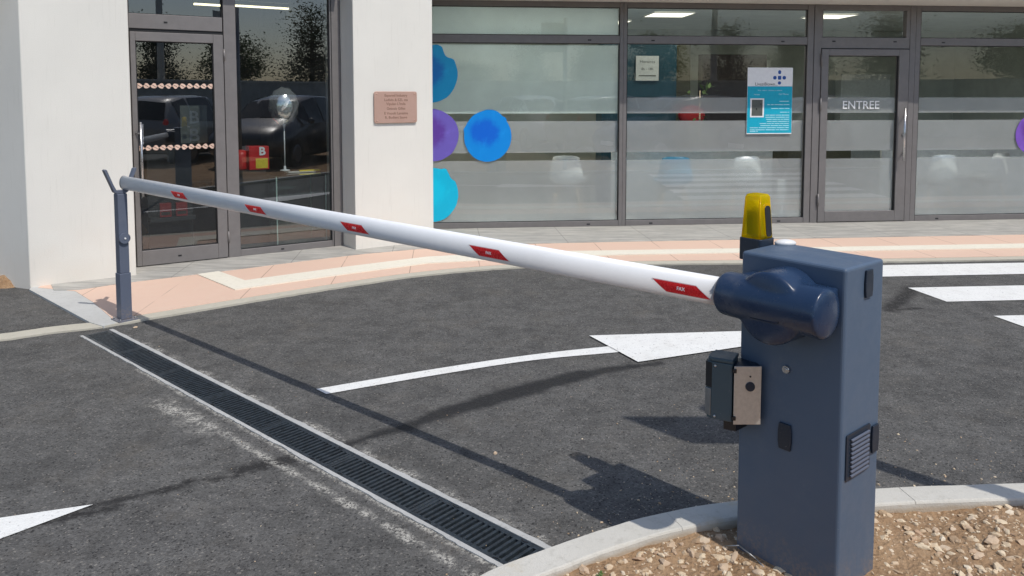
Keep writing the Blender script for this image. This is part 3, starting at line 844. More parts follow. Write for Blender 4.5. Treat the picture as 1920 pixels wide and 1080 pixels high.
for z in (1.640, 1.085):
    st = MB(); sd = MB()
    n = 11
    for i in range(n):
        x = .085 + i * (.60 / (n - 1))
        pts = []
        for k in range(12):
            a = 2 * math.pi * k / 12; r = .0235 * (1 + .10 * math.cos(3 * a + i))
            pts.append((x + r * math.cos(a), z + r * math.sin(a)))
        st.extr(pts, -.0152, -.0135)
        for q in (-1, 0, 1):
            c0 = Vector((x + q * .009, z - q * .006))
            t = Vector((.6, .8)); u = Vector((.8, -.6))
            e = .012
            sd.extr([tuple(c0 - u * e - t * .0016), tuple(c0 + u * e - t * .0016), tuple(c0 + u * e + t * .0016), tuple(c0 - u * e + t * .0016)], -.0165, -.0153)
        if i < n - 1: st.box(x + .022, x + .038, -.015, -.0135, z - .003, z + .003)
    so_ = st.build('pretzel_transfer', 'pretzel', door)
    sd.build('transfer_stroke', 'pretzel_dark', door)
# shop interior things (seen dimly through the glass)
def loc(root, x, y, z=0): return rootm(root) @ Vector((x, y, z))
def interior_lamp(x0, x1, y, z, label):
    t = thing('tube_light', label, 'ceiling light', loc(shop, (x0 + x1) / 2, y, z), AL, 'lit tube lights in the shop')
    l = (x1 - x0) / 2
    MB().box(-l, l, -.035, .035, 0, .05).build('casing', 'alu', t)
    MB().box(-l, l, -.028, .028, -.02, -.001).build('tube', 'lamp_warm', t)
interior_lamp(1.35, 2.09, 2.40, 2.725, 'upper lit tube of the pair above the foil balloon')
interior_lamp(1.35, 2.09, 2.32, 2.665, 'lower lit tube of the pair above the foil balloon')
interior_lamp(.98, 1.30, 2.4, 2.665, 'short lit tube above the shop door')
cx, cy = 1.555, .36
t = thing('display_case', 'clear glass display case standing behind the dark shop window', 'display case', loc(shop, cx, cy, .03), AL)
a = .25
g = MB()
g.box(-a, a, -a, -a + .006, 0, .72); g.box(-a, a, a - .006, a, 0, .72); g.box(-a, -a + .006, -a + .0065, a - .0065, 0, .72); g.box(a - .006, a, -a + .0065, a - .0065, 0, .72)
g.build('glass_side', 'glass_case', t)
MB().box(-a - .02, a + .02, -a - .02, a + .02, .7205, .73).build('glass_top', 'glass_case', t)
for sx in (-a, a):
    for sy in (-a, a): MB().box(sx - .005, sx + .005, sy - .005, sy + .005, 0, .72).build('edge_strip', 'case_edge', t)
bl = thing('foil_balloon', 'silver foil balloon on a white stick above the display case', 'balloon', loc(shop, 1.445, .30, .79), AL)
m = MB()
rim = []
for i in range(48):
    a_ = 2 * math.pi * i / 48
    rim.append((a_, 1.0 + .03 * math.sin(a_ * 12)))
rings = []
for (k, yy) in ((1.0, 0), (.93, .012), (.80, .045), (.58, .075), (.3, .09)):
    rings.append([(k * (rv if k == 1 else 1) * .155 * math.cos(a_), yy * 1.3, k * (rv if k == 1 else 1) * .195 * math.sin(a_)) for a_, rv in rim])
V = [[m.bm.verts.new((p[0], -p[1], p[2] + .655)) for p in r_] for r_ in rings]
W = [V[0]] + [[m.bm.verts.new((p[0], p[1], p[2] + .655)) for p in r_] for r_ in rings[1:]]
for S_ in (V, W):
    for r0, r1 in zip(S_, S_[1:]):
        for i in range(48):
            f = m.bm.faces.new((r0[i], r0[(i + 1) % 48], r1[(i + 1) % 48], r1[i])); f.smooth = True
    f = m.bm.faces.new(S_[-1]); f.smooth = True
m.build('envelope', 'foil', bl)
MB().tube((0, 0, .02), (0, 0, .462), .006).tube((0, 0, .43), (0, 0, .478), .006, .02).build('stick', 'white', bl)
MB().lathe([(.05, 0), (.05, .008), (.014, .014), (.010, .05)]).build('foot', 'white', bl)
t = thing('leaflet', 'pale leaflets lying on top of the display case', 'leaflet', loc(shop, 1.62, .34, .765), AL)
MB().box(-.16, .14, -.06, .05, 0, .006).build('sheet', 'paper', t); MB().box(-.02, .2, -.03, .0, .0065, .02).build('sheet', M['yellow_print'], t)
t = thing('gift_box', 'red gift box with white letter B and yellow label behind the window', 'box', loc(shop, 1.222, .50, .80), AL)
MB().box(-.10, .10, -.07, .07, 0, .24).build('carton', 'redbox', t, bevel=.006)
MB().box(-.035, .085, -.0735, -.0705, .015, .115).build('label', 'yellow_print', t)
add_text(MB(), 'B', .115, T(.03, -.0735, .185), bold=.004).build('letter', 'print_white', t)
t = thing('gift_box', 'plain red round box left of the lettered gift box', 'box', loc(shop, 1.075, .57, .80), AL)
MB().lathe([(.075, 0), (.08, .01), (.08, .15), (.06, .19), (.02, .20)]).build('carton', 'redbox', t)
t = thing('shop_counter', 'dark counter inside the shop carrying the red boxes', 'counter', loc(shop, 1.10, .62, .03), AL)
MB().box(-.22, .22, -.16, .3, 0, .73).build('body', 'shop_dark', t); MB().box(-.24, .19, -.18, .32, .731, .768).build('top', 'brown', t)
t = thing('wall_poster', 'grey framed poster with letter B hanging inside the shop door', 'poster', loc(shop, .585, .30, 1.10), AL)
MB().box(-.12, .12, 0, .01, 0, .36).build('sheet', 'printgrey', t)
add_text(MB(), 'B', .17, T(0, -.002, .24), bold=.003).build('letter', 'alu', t)
add_text(MB(), 'B', .17, T(0, -.002, .07), bold=.003).build('letter', 'alu', t)
for q, lb in ((.315, 'left red box low inside the shop door'), (.457, 'right red box low inside the shop door')):
    t = thing('shelf_box', lb, 'box', loc(shop, q, .34, .405), AL, 'red boxes inside the shop door')
    MB().box(-.05, .05, -.03, .03, 0, .13).build('carton', 'redbox_dark', t); MB().box(-.04, .04, -.033, -.0305, .02, .05).build('label', 'brown', t)
t = thing('display_shelf', 'dark shelf unit behind the shop door', 'shelf', loc(shop, .38, .36, .075), AL)
MB().box(-.2, .2, -.06, .1, .29, .325).box(-.2, .2, .101, .12, 0, 1.0).build('board', 'shop_dark', t)
# plaque on the pillar
py = FW + .05
pq = thing('wall_plaque', 'copper coloured engraved plaque with six lines on the white pillar', 'plaque', loc(shop, 2.402, py, 1.437), AL)
m = MB()
def rrect(w_, h_, r, n=5):
    pts = []
    for sx, sy, a0 in ((1, 1, 0), (-1, 1, 90), (-1, -1, 180), (1, -1, 270)):
        for k in range(n + 1):
            a = R(a0 + 90 * k / n); pts.append((sx * (w_ / 2 - r) + r * math.cos(a), sy * (h_ / 2 - r) + r * math.sin(a)))
    return pts
m.extr(rrect(.465, .318, .022), -.022, -.006).build('plate', 'copper', pq, bevel=.003)
tx = MB()
for i, (s_, z) in enumerate((('Espaned Industry', .118), ("Ludivin & EZL ms", .073), ("Vipulan L'Imila", .033), ('Getozis Gilles', -.014), ('E Vnouki Lanssire', -.062), ('R. Budiers Sauve', -.104))):
    add_text(tx, s_, .036, T(0, -.0228, z), extrude=.0004, bold=.0006)
tx.build('engraving', 'engrave', pq)
for sx in (-1, 1):
    for sz in (-1, 1): MB().sphere((sx * .205, -.022, sz * .135), .009, (1, .5, 1), 12, 8).build('screw', 'copper', pq)
for sx in (-1, 1): MB().tube((sx * .15, -.007, 0), (sx * .15, .0, 0), .012).build('standoff', 'copper', pq)

# ================================================================== RIGHT BUILDING (clinic)
PR = Vector((-.894, 8.854, 0)); AR = R(5.6)
cli = thing('clinic_building', 'glazed clinic front with taupe frames, frosted bands and entrance door', 'building', PR, AR)
Z0, ZT0, ZT1, ZH = .0232, 2.158, 2.248, 2.572
MB().box(-.55, 9.6, -.66, .12, 2.635, 3.5).build('fascia', 'stucco', cli, bevel=.006)
rm = MB()
rm.box(-.6, -.5, .1, 4.6, 0, 2.9); rm.box(9.5, 9.6, -.6, 4.6, 0, 2.9); rm.box(-.5, 9.5, 4.5, 4.6, 0, 2.9)
rm.build('interior_wall', 'room_wall', cli)
MB().box(-.5, 9.5, .05, 4.5, -.01, .0235).build('interior_floor', 'room_floor', cli)
MB().box(-.5, 9.5, .121, 4.5, 2.72, 2.8).build('interior_ceiling', 'room_ceiling', cli)
MB().box(-.6, 9.7, -.6, 4.7, 3.51, 3.65).build('roof', 'frame', cli)
GASK = []
BANDS = ((.088, .800), (.890, 1.258), (1.347, 1.532))
def window(x0, x1, l, r, pale=False):
    """one glazed bay: outer frame, transom, two panes, frosted bands"""
    f = MB()
    f.box(x0, l, -.035, .05, Z0, 2.633); f.box(r, x1, -.035, .05, Z0, 2.633)
    f.box(l, r, -.03, .05, Z0, .087); f.box(l, r, -.03, .05, ZT0, ZT1); f.box(l, r, -.03, .05, ZH, 2.633)
    wf = f.build('window', 'frame', cli, bevel=.004)
    MB().box(l, r, .0, .008, .087, ZT0).build('pane', 'glass_clinic', wf)
    MB().box(l, r, .0, .008, ZT1, ZH).build('pane', 'glass_clinic', wf)
    b = MB()
    for i, (a, c) in enumerate(BANDS):
        if pale and i == 2: continue
        b.box(l + .012, r - .012, .012, .0135, a, c)
    b.build('frosted_film', 'film', wf)
    if pale:
        for a, c in ((1.347, ZT0 - .02), (ZT1 + .012, ZH - .012)): MB().box(l + .012, r - .012, .012, .0135, a, c).build('frosted_film', 'film_pale', wf)
    g = MB()
    for c, d in ((.087, ZT0), (ZT1, ZH)):
        g.box(l, l + .008, -.018, -.001, c, d); g.box(r - .008, r, -.018, -.001, c, d)
        g.box(l + .008, r - .008, -.018, -.001, c, c + .006); g.box(l + .008, r - .008, -.018, -.001, d - .008, d)
    for k in (.14, .86):
        x = l + (r - l) * k
        g.box(x - .02, x + .02, -.0325, -.029, .042, .056); g.box(x - .02, x + .02, -.0325, -.029, ZT0 + .03, ZT0 + .044)
    g.box(l - .003, l, -.0365, -.034, Z0, 2.6)
    g.build('gasket', 'frame_dark', wf)
    return wf
window(-.48, 2.1955, -.40, 2.153, True)
window(2.1965, 4.50, 2.24, 4.425)
window(5.782, 8.0, 5.848, 7.93)
window(8.001, 9.55, 8.07, 9.48)
# door unit
f = MB()
f.box(4.505, 4.592, -.04, .05, Z0, 2.633); f.box(5.708, 5.778, -.04, .05, Z0, 2.633)
f.box(4.592, 5.708, -.034, .05, 2.118, ZT1); f.box(4.592, 5.708, -.034, .05, ZH, 2.633)
f.box(4.592, 4.612, -.034, .05, ZT1, ZH); f.box(5.66, 5.708, -.034, .05, ZT1, ZH)
df = f.build('door_frame', 'frame', cli, bevel=.004)
MB().box(4.612, 5.66, 0, .008, ZT1, ZH).build('pane', 'glass_clinic', df)
g = MB()
g.box(4.5925, 4.5985, -.03, .0, .03, 2.117); g.box(5.7015, 5.7075, -.03, .0, .03, 2.117); g.box(4.5985, 5.7015, -.03, 0, 2.109, 2.1175)
g.box(4.501, 4.5045, -.03, .02, Z0, 2.6); g.box(5.7785, 5.7815, -.03, .02, Z0, 2.6)
g.box(4.612, 5.66, -.018, -.001, ZT1, ZT1 + .006); g.box(4.612, 4.62, -.018, -.001, ZT1 + .006, ZH)
for x in (4.75, 5.52): g.box(x - .02, x + .02, -.0365, -.033, ZT0 + .035, ZT0 + .05)
g.build('gasket', 'frame_dark', df)
d = MB()
d.box(4.599, 4.687, -.048, .03, .032, 2.108); d.box(5.575, 5.701, -.048, .03, .032, 2.108)
d.box(4.687, 5.575, -.048, .03, .032, .158); d.box(4.687, 5.575, -.048, .03, 2.030, 2.108)
dr_ = d.build('door', 'frame', cli, bevel=.004)
MB().box(4.687, 5.575, -.012, -.004, .158, 2.03).build('pane', 'glass_clinic', dr_)
b = MB()
for a, c in ((.158, .795), (.890, 1.258), (1.347, 1.532)): b.box(4.697, 5.565, .0, .0015, a, c)
b.build('frosted_film', 'film', dr_)
g = MB()
g.box(4.687, 4.695, -.03, -.0125, .158, 2.03); g.box(5.562, 5.575, -.03, -.0125, .158, 2.03)
g.box(4.695, 5.562, -.03, -.0125, 2.022, 2.03); g.box(4.599, 5.701, -.02, .02, .0245, .031)
g.build('gasket', 'frame_dark', dr_)
add_text(MB(), 'ENTREE', .136, T(5.125, -.0135, 1.438), extrude=.0004, bold=.0012).build('lettering', 'print_white', dr_)
h = MB()
h.tube((5.628, -.115, .775), (5.628, -.115, 1.405), .013); h.tube((5.628, -.115, 1.31), (5.66, -.048, 1.31), .008); h.tube((5.628, -.115, .87), (5.66, -.048, .87), .008)
h.build('handle', 'steel', dr_)
MB().tube((5.655, -.049, 1.085), (5.655, -.060, 1.085), .018).build('lock', 'alu', dr_)
for z in (1.98, 1.45, .30): MB().tube((4.594, -.058, z - .075), (4.594, -.058, z + .075), .010).build('hinge', 'frame', dr_)

# painted balloon shaped stickers on the glass
def sticker(cx, cz, rx, rz, rim, mid, seed, label, notch=None):
    rnd = random.Random(seed); pts = []
    n = 72
    for i in range(n):
        a = 2 * math.pi * i / n
        k = 1 + .025 * noise.noise((math.cos(a) * 1.5, math.sin(a) * 1.5, seed)) + .012 * noise.noise((math.cos(a) * 6, math.sin(a) * 6, seed))
        if notch:
            for na, nw, nd in notch:
                da = abs((a - R(na) + math.pi) % (2 * math.pi) - math.pi)
                k += nd * max(0, 1 - (da / R(nw)) ** 2)
        pts.append((rx * k * math.cos(a), rz * k * math.sin(a)))
    o = MB().extr(pts, -.0028, -.0012).build('round_sticker', mk_decal('sticker_ink', rim, mid, -.03, .04, rx))
    o.location = loc(cli, cx, 0, cz); o.rotation_euler = (0, 0, AR)
    tag(o, label, 'window sticker', 'round paint blot stickers on the clinic glass')
sticker(-.03, 1.80, .305, .325, (.0, .38, .74), (.0, .20, .62), 1, 'blue round sticker half hidden by the pillar, topmost of the column', [(48, 16, -.16), (75, 14, .05)])
sticker(-.02, 1.10, .302, .30, (.17, .12, .52), (.13, .05, .36), 2, 'purple round sticker half hidden behind the pillar at middle height')
sticker(-.02, .415, .295, .31, (.0, .52, .78), (.0, .60, .86), 3, 'bright cyan round sticker half hidden by pillar, lowest of the column', [(62, 9, .10), (40, 10, -.06)])
sticker(.615, 1.088, .272, .30, (.0, .27, .80), (.0, .14, .72), 4, 'blue round sticker wholly visible on the frosted glass right of the purple one', [(165, 6, .06), (42, 5, .06), (78, 22, .03)])
sticker(7.45, 1.075, .30, .27, (.22, .10, .52), (.13, .04, .30), 5, 'purple round sticker at the far right window, cut by the photo edge')

# poster hung on the glass
ps = thing('poster', 'white and turquoise notice with blue cross logo hung on the window', 'poster', loc(cli, 3.985, -.006, 1.492), AR)
W_, H_ = .556, .79
MB().box(-W_ / 2, W_ / 2, 0, .004, -H_ / 2, H_ / 2).build('sheet', 'print_white', ps)
MB().box(-W_ / 2 + .002, W_ / 2 - .002, -.0012, -.0002, -H_ / 2 + .012, H_ / 2 - .222).build('turquoise_field', 'cyanprint', ps)
lg = MB()
lx, lz = .115, .275
for dx, dz, w_, h_ in ((0, 0, .042, .045), (0, .066, .036, .046), (0, -.062, .038, .038), (-.058, 0, .042, .042), (.058, 0, .042, .042)):
    r_ = .009 if dx == 0 and dz == 0 else .017
    pts = [(lx + dx + p[0], lz + dz + p[1]) for p in rrect(w_, h_, r_)]
    lg.extr(pts, -.0014, -.0002)
lg.build('logo', 'logoblue', ps)
tx = MB(); add_text(tx, 'LivaziBiown...', .052, T(-.045, -.0012, .198), extrude=.0004); tx.build('title', 'printgrey', ps)
tx = MB()
add_text(tx, 'Vena. cadette  colonnes et contacts', .021, T(0, -.0018, .125), extrude=.0003)
add_text(tx, 'Maladies', .022, T(-.16, -.0018, .075), extrude=.0003); add_text(tx, 'CLV Menus', .026, T(.17, -.0018, .08), extrude=.0003)
rnd = random.Random(2)
for i, (z, x0) in enumerate(((-.005, .12), (-.045, -.03), (-.09, .02), (-.135, .13), (-.17, -.05), (-.195, -.05), (-.22, -.04), (-.245, -.03), (-.27, -.12), (-.295, -.11), (-.32, -.24), (-.345, -.24), (-.362, -.24))):
    x1 = .245 if i < 12 else -.14
    x = x0
    while x < x1:
        l = min(rnd.uniform(.03, .12), x1 - x); tx.box(x, x + l, -.0021, -.0013, z - .004, z + .004); x += l + .008
tx.build('print_lines', 'paleprint', ps)
ph = MB().box(-.24, -.07, -.0022, -.0013, -.195, .03).build('photo_frame', 'print_white', ps)
MB().box(-.222, -.088, -.0032, -.0023, -.178, .014).build('photo', 'printgrey', ps)
for q_ in ((-.17, -.155, -.11, -.085), (-.115, -.103, -.05, -.03)): MB().box(q_[0], q_[1], -.004, -.0033, q_[2], q_[3]).build('photo_mark', 'black', ps)

# ---- clinic interior things
cl_lab = {}
def ceiling_light():
    t = thing('ceiling_light', '', 'ceiling light', (0, 0, 0), AR, 'lit ceiling panels in the clinic')
    f = MB(); s_ = .31
    for a in (0, 1, 2, 3):
        f.box(-s_, s_, s_ - .02, s_, -.012, .0, Matrix.Rotation(R(90 * a), 4, 'Z'))
    f.build('frame', 'white', t); MB().box(-s_ + .021, s_ - .021, -s_ + .021, s_ - .021, -.006, -.001).build('diffuser', 'lamp_panel', t)
    return t
cl0 = ceiling_light()
spots = [(3.35, 2.0, 'ceiling panel light seen in the transom above the notice window, the nearer one'), (2.75, 3.2, 'ceiling panel light seen in the transom of the notice window, farther left one'),
         (5.75, 2.0, 'ceiling panel light seen in the transom above the entrance door'), (.55, .9, 'left added fill panel, out of view, lighting the pale frosted window'), (1.5, .9, 'right added fill panel, out of view, lighting the pale frosted window'), (3.3, .8, 'added fill panel, out of view, brightening the chairs behind the notice window'), (6.6, .8, 'added fill panel, out of view, brightening the window right of the door')]
for i, (x, y, lb) in enumerate(spots):
    p = loc(cli, x, y, 2.715)
    if i == 0: cl0.location = p; cl0['label'] = lb
    else:
        c_ = dup(cl0, p, AR, lb)
        if i >= 3:  # panels out of view, added to brighten the frosted film and chairs
            for ch in c_.children:
                if ch.name.startswith('diffuser'): ch.data = ch.data.copy(); ch.data.materials[0] = M['lamp_fill']
# shell chairs with wooden legs pushed against the glass
def shell_chair(mat):
    t = thing('shell_chair', '', 'chair', (0, 0, 0), 0, 'shell chairs behind the frosted glass')
    m = MB(); prof = [(-.20, .452), (-.12, .435), (0, .43), (.12, .435), (.19, .46), (.215, .52), (.225, .62), (.235, .72), (.245, .80)]
    rings = []
    for i, (y, z) in enumerate(prof):
        wv = .215 if i < 5 else .215 - .018 * (i - 5)
        row = []
        for k in range(9):
            u = (k - 4) / 4
            up = .05 * abs(u) ** 2.5 if i < 5 else 0
            fw = -.05 * abs(u) ** 2.2 if i >= 4 else 0
            drop = -.02 * abs(u) ** 4 if i == len(prof) - 1 else 0
            row.append(m.bm.verts.new((wv * u, y + fw, z + up + drop)))
        rings.append(row)
    for a, b in zip(rings, rings[1:]):
        for k in range(8): m.bm.faces.new((a[k], a[k + 1], b[k + 1], b[k])).smooth = True
    s_ = m.build('shell', mat, t)
    so2 = s_.modifiers.new('thickness', 'SOLIDIFY'); so2.thickness = .012
    for sx in (-1, 1):
        for sy in (-1, 1):
            MB().tube((sx * .11, sy * .10, .43), (sx * .21, sy * .20 + .0, 0), .014, .010, 10).build('leg', 'wood', t)
    for q_ in (-.10, .10): MB().box(-.12, .12, q_ - .01, q_ + .01, .40, .42).build('under_rail', 'alu', t)
    return t
c_w = shell_chair('chair_white'); c_b = shell_chair('chair_blue')
c_b.location = loc(cli, 2.92, .33, .024); c_b.rotation_euler = (0, 0, AR + math.pi - .15); c_b['label'] = 'blue shell chair with wooden legs behind frosted glass left of notice'
c_w.location = loc(cli, 3.74, .29, .024); c_w.rotation_euler = (0, 0, AR + math.pi + .1); c_w['label'] = 'white shell chair behind the frosted glass under the turquoise notice'
dup(c_w, loc(cli, 6.30, .31, .024), AR + math.pi, 'white shell chair behind the frosted glass right of the entrance door')
dup(c_w, loc(cli, 7.20, .55, .024), AR + math.pi + .35, 'white shell chair faint behind the frosted glass at the far right')
dup(c_w, loc(cli, 1.66, .60, .024), AR + math.pi - .3, 'white shell chair faint behind the pale frosted window')
t = thing('umbrella_stand', 'slim white stand behind the frosted glass beside the door', 'stand', loc(cli, 4.27, .22, .024), AR)
MB().lathe([(.06, 0), (.065, .02), (.055, .10), (.055, .48), (.062, .50)]).build('body', 'chair_white', t); MB().tube((.02, 0, .45), (.04, 0, .60), .008).build('rod', 'alu', t)
def cabinet_unit(name, x0, x1, y0, y1, z1, mat, label, shelves=3):
    t = thing(name, label, 'cabinet', loc(cli, (x0 + x1) / 2, (y0 + y1) / 2, .024), AR)
    w_, d_ = (x1 - x0) / 2, (y1 - y0) / 2
    MB().box(-w_, w_, -d_, d_, 0, z1).build('carcass', mat, t, bevel=.005)
    m = MB()
    for i in range(shelves): m.box(-w_ + .03, w_ - .03, -d_ - .012, -d_ - .001, .08 + i * (z1 - .1) / shelves, .04 + (i + 1) * (z1 - .1) / shelves)
    m.build('door_panel', mat, t, bevel=.003)
    return t
cabinet_unit('storage_cupboard', 2.3, 3.35, 1.6, 2.0, 2.25, 'teal', 'tall dark teal cupboard carrying a white notice')
cabinet_unit('storage_cupboard', 3.36, 3.75, 2.2, 2.5, 2.35, 'olive', 'olive tall cupboard right of the teal one')
cabinet_unit('reception_screen', 4.0, 5.0, 2.4, 2.6, 2.15, 'brown', 'dark brown reception screen behind the turquoise notice')
cabinet_unit('reception_desk', 5.2, 6.6, 2.8, 3.3, 1.1, 'olive', 'low reception desk seen through the entrance door')
cabinet_unit('pinboard', 7.0, 7.9, 3.9, 4.1, 1.9, 'paper', 'pale notice board with dark edge in the right window')
t = thing('wall_notice', 'white printed sheet stuck on the teal cupboard', 'notice', loc(cli, 2.92, 1.55, 1.76), AR)
MB().box(-.16, .16, 0, .008, 0, .34).build('sheet', 'paper', t)
tx = MB(); add_text(tx, 'Horaires', .06, T(0, -.001, .26), extrude=.0004); add_text(tx, '8h - 18h', .05, T(0, -.001, .16), extrude=.0004); tx.box(-.12, .12, -.0015, -.0005, .06, .075)
tx.build('print_lines', 'printgrey', t)
for q0_, q1_, lb in ((2.26, 4.40, 'added low pale screen brightening the frosted glass left of the door'), (5.9, 9.3, 'added low pale screen brightening the frosted glass right of the door')):
    t = thing('added_screen', lb, 'screen', loc(cli, (q0_ + q1_) / 2, .82, .024), AR)  # added as a pale backdrop that keeps the frosted film bright
    h_ = (q1_ - q0_) / 2
    MB().box(-h_, h_, -.02, .02, .05, .82).build('panel', 'chair_white', t, bevel=.004); MB().box(-h_, h_, -.03, .03, .8205, .845).build('top_rail', 'alu', t)
    for sx in (-1, 1): MB().box(sx * h_ * .9 - .02, sx * h_ * .9 + .02, -.12, .12, 0, .049).build('foot', 'alu', t)
def plant(x, y, label):
    t = thing('potted_plant', label, 'plant', loc(cli, x, y, .024), AR)
    MB().lathe([(.11, 0), (.13, .02), (.16, .36), (.15, .38)]).build('pot', 'leafpot', t)
    m = MB(); rnd = random.Random(4)
    for i in range(60):
        a = rnd.uniform(0, 6.28); r = rnd.uniform(.02, .28); z = rnd.uniform(.9, 1.75); c = Vector((r * math.cos(a), r * math.sin(a), z))
        u = Vector((rnd.uniform(-1, 1), rnd.uniform(-1, 1), rnd.uniform(-.3, .8))).normalized() * .07; v_ = u.cross(Vector((0, 0, 1))).normalized() * .025
        m.poly([c - u, c + v_, c + u, c - v_])
    m.build('leaves', 'green', t); MB().tube((0, 0, .36), (0, 0, 1.6), .02, .008, 8).build('stem', 'wood', t)
plant(3.55, 1.2, 'leafy potted plant standing behind the window left of the notice')
cu = MB().sphere((0, 0, .16), .16, (1.2, .5, .9)).build('red_cushion', 'redbox'); cu.location = loc(cli, 3.62, 1.75, 1.12); tag(cu, 'red bag seen through the clear gap left of the notice', 'bag')

# ================================================================== BOOM BARRIER
CN = Vector((.986, 2.251, 0)); CA = R(-50.5)
bar = thing('boom_barrier', 'anthracite boom barrier cabinet with long white arm across the lane', 'boom barrier', CN, CA)
CW, CD, CH = .357, .240, 1.04
M_C = rootm(bar)
MB().box(-CW, 0, 0, CD, -.06, CH).build('cabinet', 'cabinet', bar, bevel=.010)
# arm cover: cylinder and drum fused into one moulding
AZ = .918
mb = MB()
mb.tube((-.335, -.100, AZ), (-.022, -.072, AZ - .004), .070, .077, 40)
mb.sphere((-.335, -.100, AZ), .070, (.50, 1, 1), 32, 20)
mb.sphere((-.022, -.072, AZ - .004), .077, (.22, 1, 1), 32, 20)
mb.tube((-.178, .005, AZ - .012), (-.178, -.122, AZ - .012), .112, .112, 48)
mb.sphere((-.178, -.122, AZ - .012), .112, (1, .22, 1), 40, 20)
mb.box(-.32, -.022, -.08, .004, AZ - .062, AZ + .062)
cov = mb.build('arm_cover', 'cover', bar)
rmh = cov.modifiers.new('fuse', 'REMESH'); rmh.mode = 'VOXEL'; rmh.voxel_size = .0045; rmh.use_smooth_shade = True
sm = cov.modifiers.new('soften', 'SMOOTH'); sm.iterations = 7; sm.factor = .6
m = MB()
for pts in (rrect(.10, .075, .008),):
    k = len(pts)
    for i in range(k):
        a, b = pts[i], pts[(i + 1) % k]
        m.tube((-.178 + a[0], -.1480, AZ - .008 + a[1]), (-.178 + b[0], -.1480, AZ - .008 + b[1]), .0011, seg=6)
m.build('cover_seam', 'cap', bar)
# arm
P0, P1 = Vector((-2.655, 5.268, .957)), Vector((.70, 2.425, AZ + .004))
AD = (P1 - P0).normalized(); ALn = (P1 - P0).length
AY = Vector((0, 0, 1)).cross(AD).normalized(); AZv = AD.cross(AY)
MA = Matrix((( AD.x, AY.x, AZv.x, P0.x), (AD.y, AY.y, AZv.y, P0.y), (AD.z, AY.z, AZv.z, P0.z), (0, 0, 0, 1)))
AR_ = .0470
EY = .60
ARY = AR_ * EY
SQ = Matrix.Diagonal((1, EY, 1, 1))
arm = MB(); arm.tube((0, 0, 0), (ALn, 0, 0), AR_, AR_, 48); arm.xf(MA @ SQ)
armo = arm.build('boom_arm', 'arm', bar, world=True)
cp = MB(); cp.tube((-.012, 0, 0), (-.0005, 0, 0), AR_ + .001, AR_ + .001, 40); cp.tube((-.018, 0, 0), (-.0125, 0, 0), AR_ * .8, AR_, 40); cp.xf(MA @ SQ)
cp.build('end_cap', 'alu', armo, world=True)
# red parallelogram reflectors wrapped on the tube, side facing the camera
camp = Vector((0, 0, 1.55)); SKS = -1.0
for i in range(5):
    mid_t = .825 + i * .852
    zc = -.0075
    ell = lambda z, e: -(ARY + e) * math.sqrt(max(.01, 1 - (z / (AR_ + e)) ** 2))
    for (hl_, hh, e_, mat, nm) in ((.082, .0205, .0007, 'red_edge', 'reflector_edge'), (.0788, .0180, .0014, 'red', 'red_reflector')):
        m = MB(); V = []
        n = 10; sk = .028 * hh / .0205
        for a in range(n + 1):
            v_ = hh - 2 * hh * a / n; z = zc + v_
            V.append([m.bm.verts.new(MA @ Vector((mid_t + sg_ * hl_ - sk * v_ / hh, ell(z, e_), z))) for sg_ in (-1, 1)])
        for a in range(n): m.bm.faces.new((V[a][0], V[a][1], V[a + 1][1], V[a + 1][0])).smooth = True
        m.build(nm, mat, armo, world=True)
    # small mark in the middle of each reflector
    m = MB(); c0 = MA @ Vector((mid_t, ell(zc, .0018), zc))
    MM = Matrix(((AD.x, AY.x, AZv.x, c0.x), (AD.y, AY.y, AZv.y, c0.y), (AD.z, AY.z, AZv.z, c0.z), (0, 0, 0, 1)))
    add_text(m, 'FAX', .016, MM, extrude=.0002, bold=.0004)
    m.build('reflector_mark', 'print_white', armo, world=True)
# plugs, lock, vent
def plug(mx_, name='key_cover', w_=.047, h_=.085):
    pts = [(-w_ * .42, -h_ / 2), (w_ * .42, -h_ / 2), (w_ * .5, -h_ * .2), (w_ * .5, h_ * .2), (w_ * .42, h_ / 2), (-w_ * .42, h_ / 2), (-w_ * .5, h_ * .2), (-w_ * .5, -h_ * .2)]
    m = MB().extr(pts, -.007, -.0005); m.xf(mx_); m.build(name, 'cap', bar, bevel=.002)
plug(T(-.183, 0, .470))
RX = Matrix.Rotation(R(90), 4, 'Z')
plug(T(0.0005, .135, .978) @ RX)
plug(T(0.0005, .207, .470) @ RX, w_=.044, h_=.088)
MB().tube((-.184, -.0005, .688), (-.184, -.008, .688), .012, .012, 24).tube((-.184, -.008, .688), (-.184, -.0105, .688), .007, .006, 20).build('lock', 'steel', bar)
vg = MB()
pts = rrect(.150, .145, .008)
MV = T(.0005, .101, .456) @ RX
fr = MB().extr(pts, -.004, -.0005); fr.xf(MV); vo = fr.build('vent_grille', 'cap', bar, bevel=.001)
lv = MB()
for i in range(9):
    z = .056 - i * .014
    lv.extr([(-.055, z), (.060, z), (.056, z - .008), (-.052, z - .008)], -.011, -.0045)
lv.xf(MV); lv.build('louvre', M['post'], vo, bevel=.002)
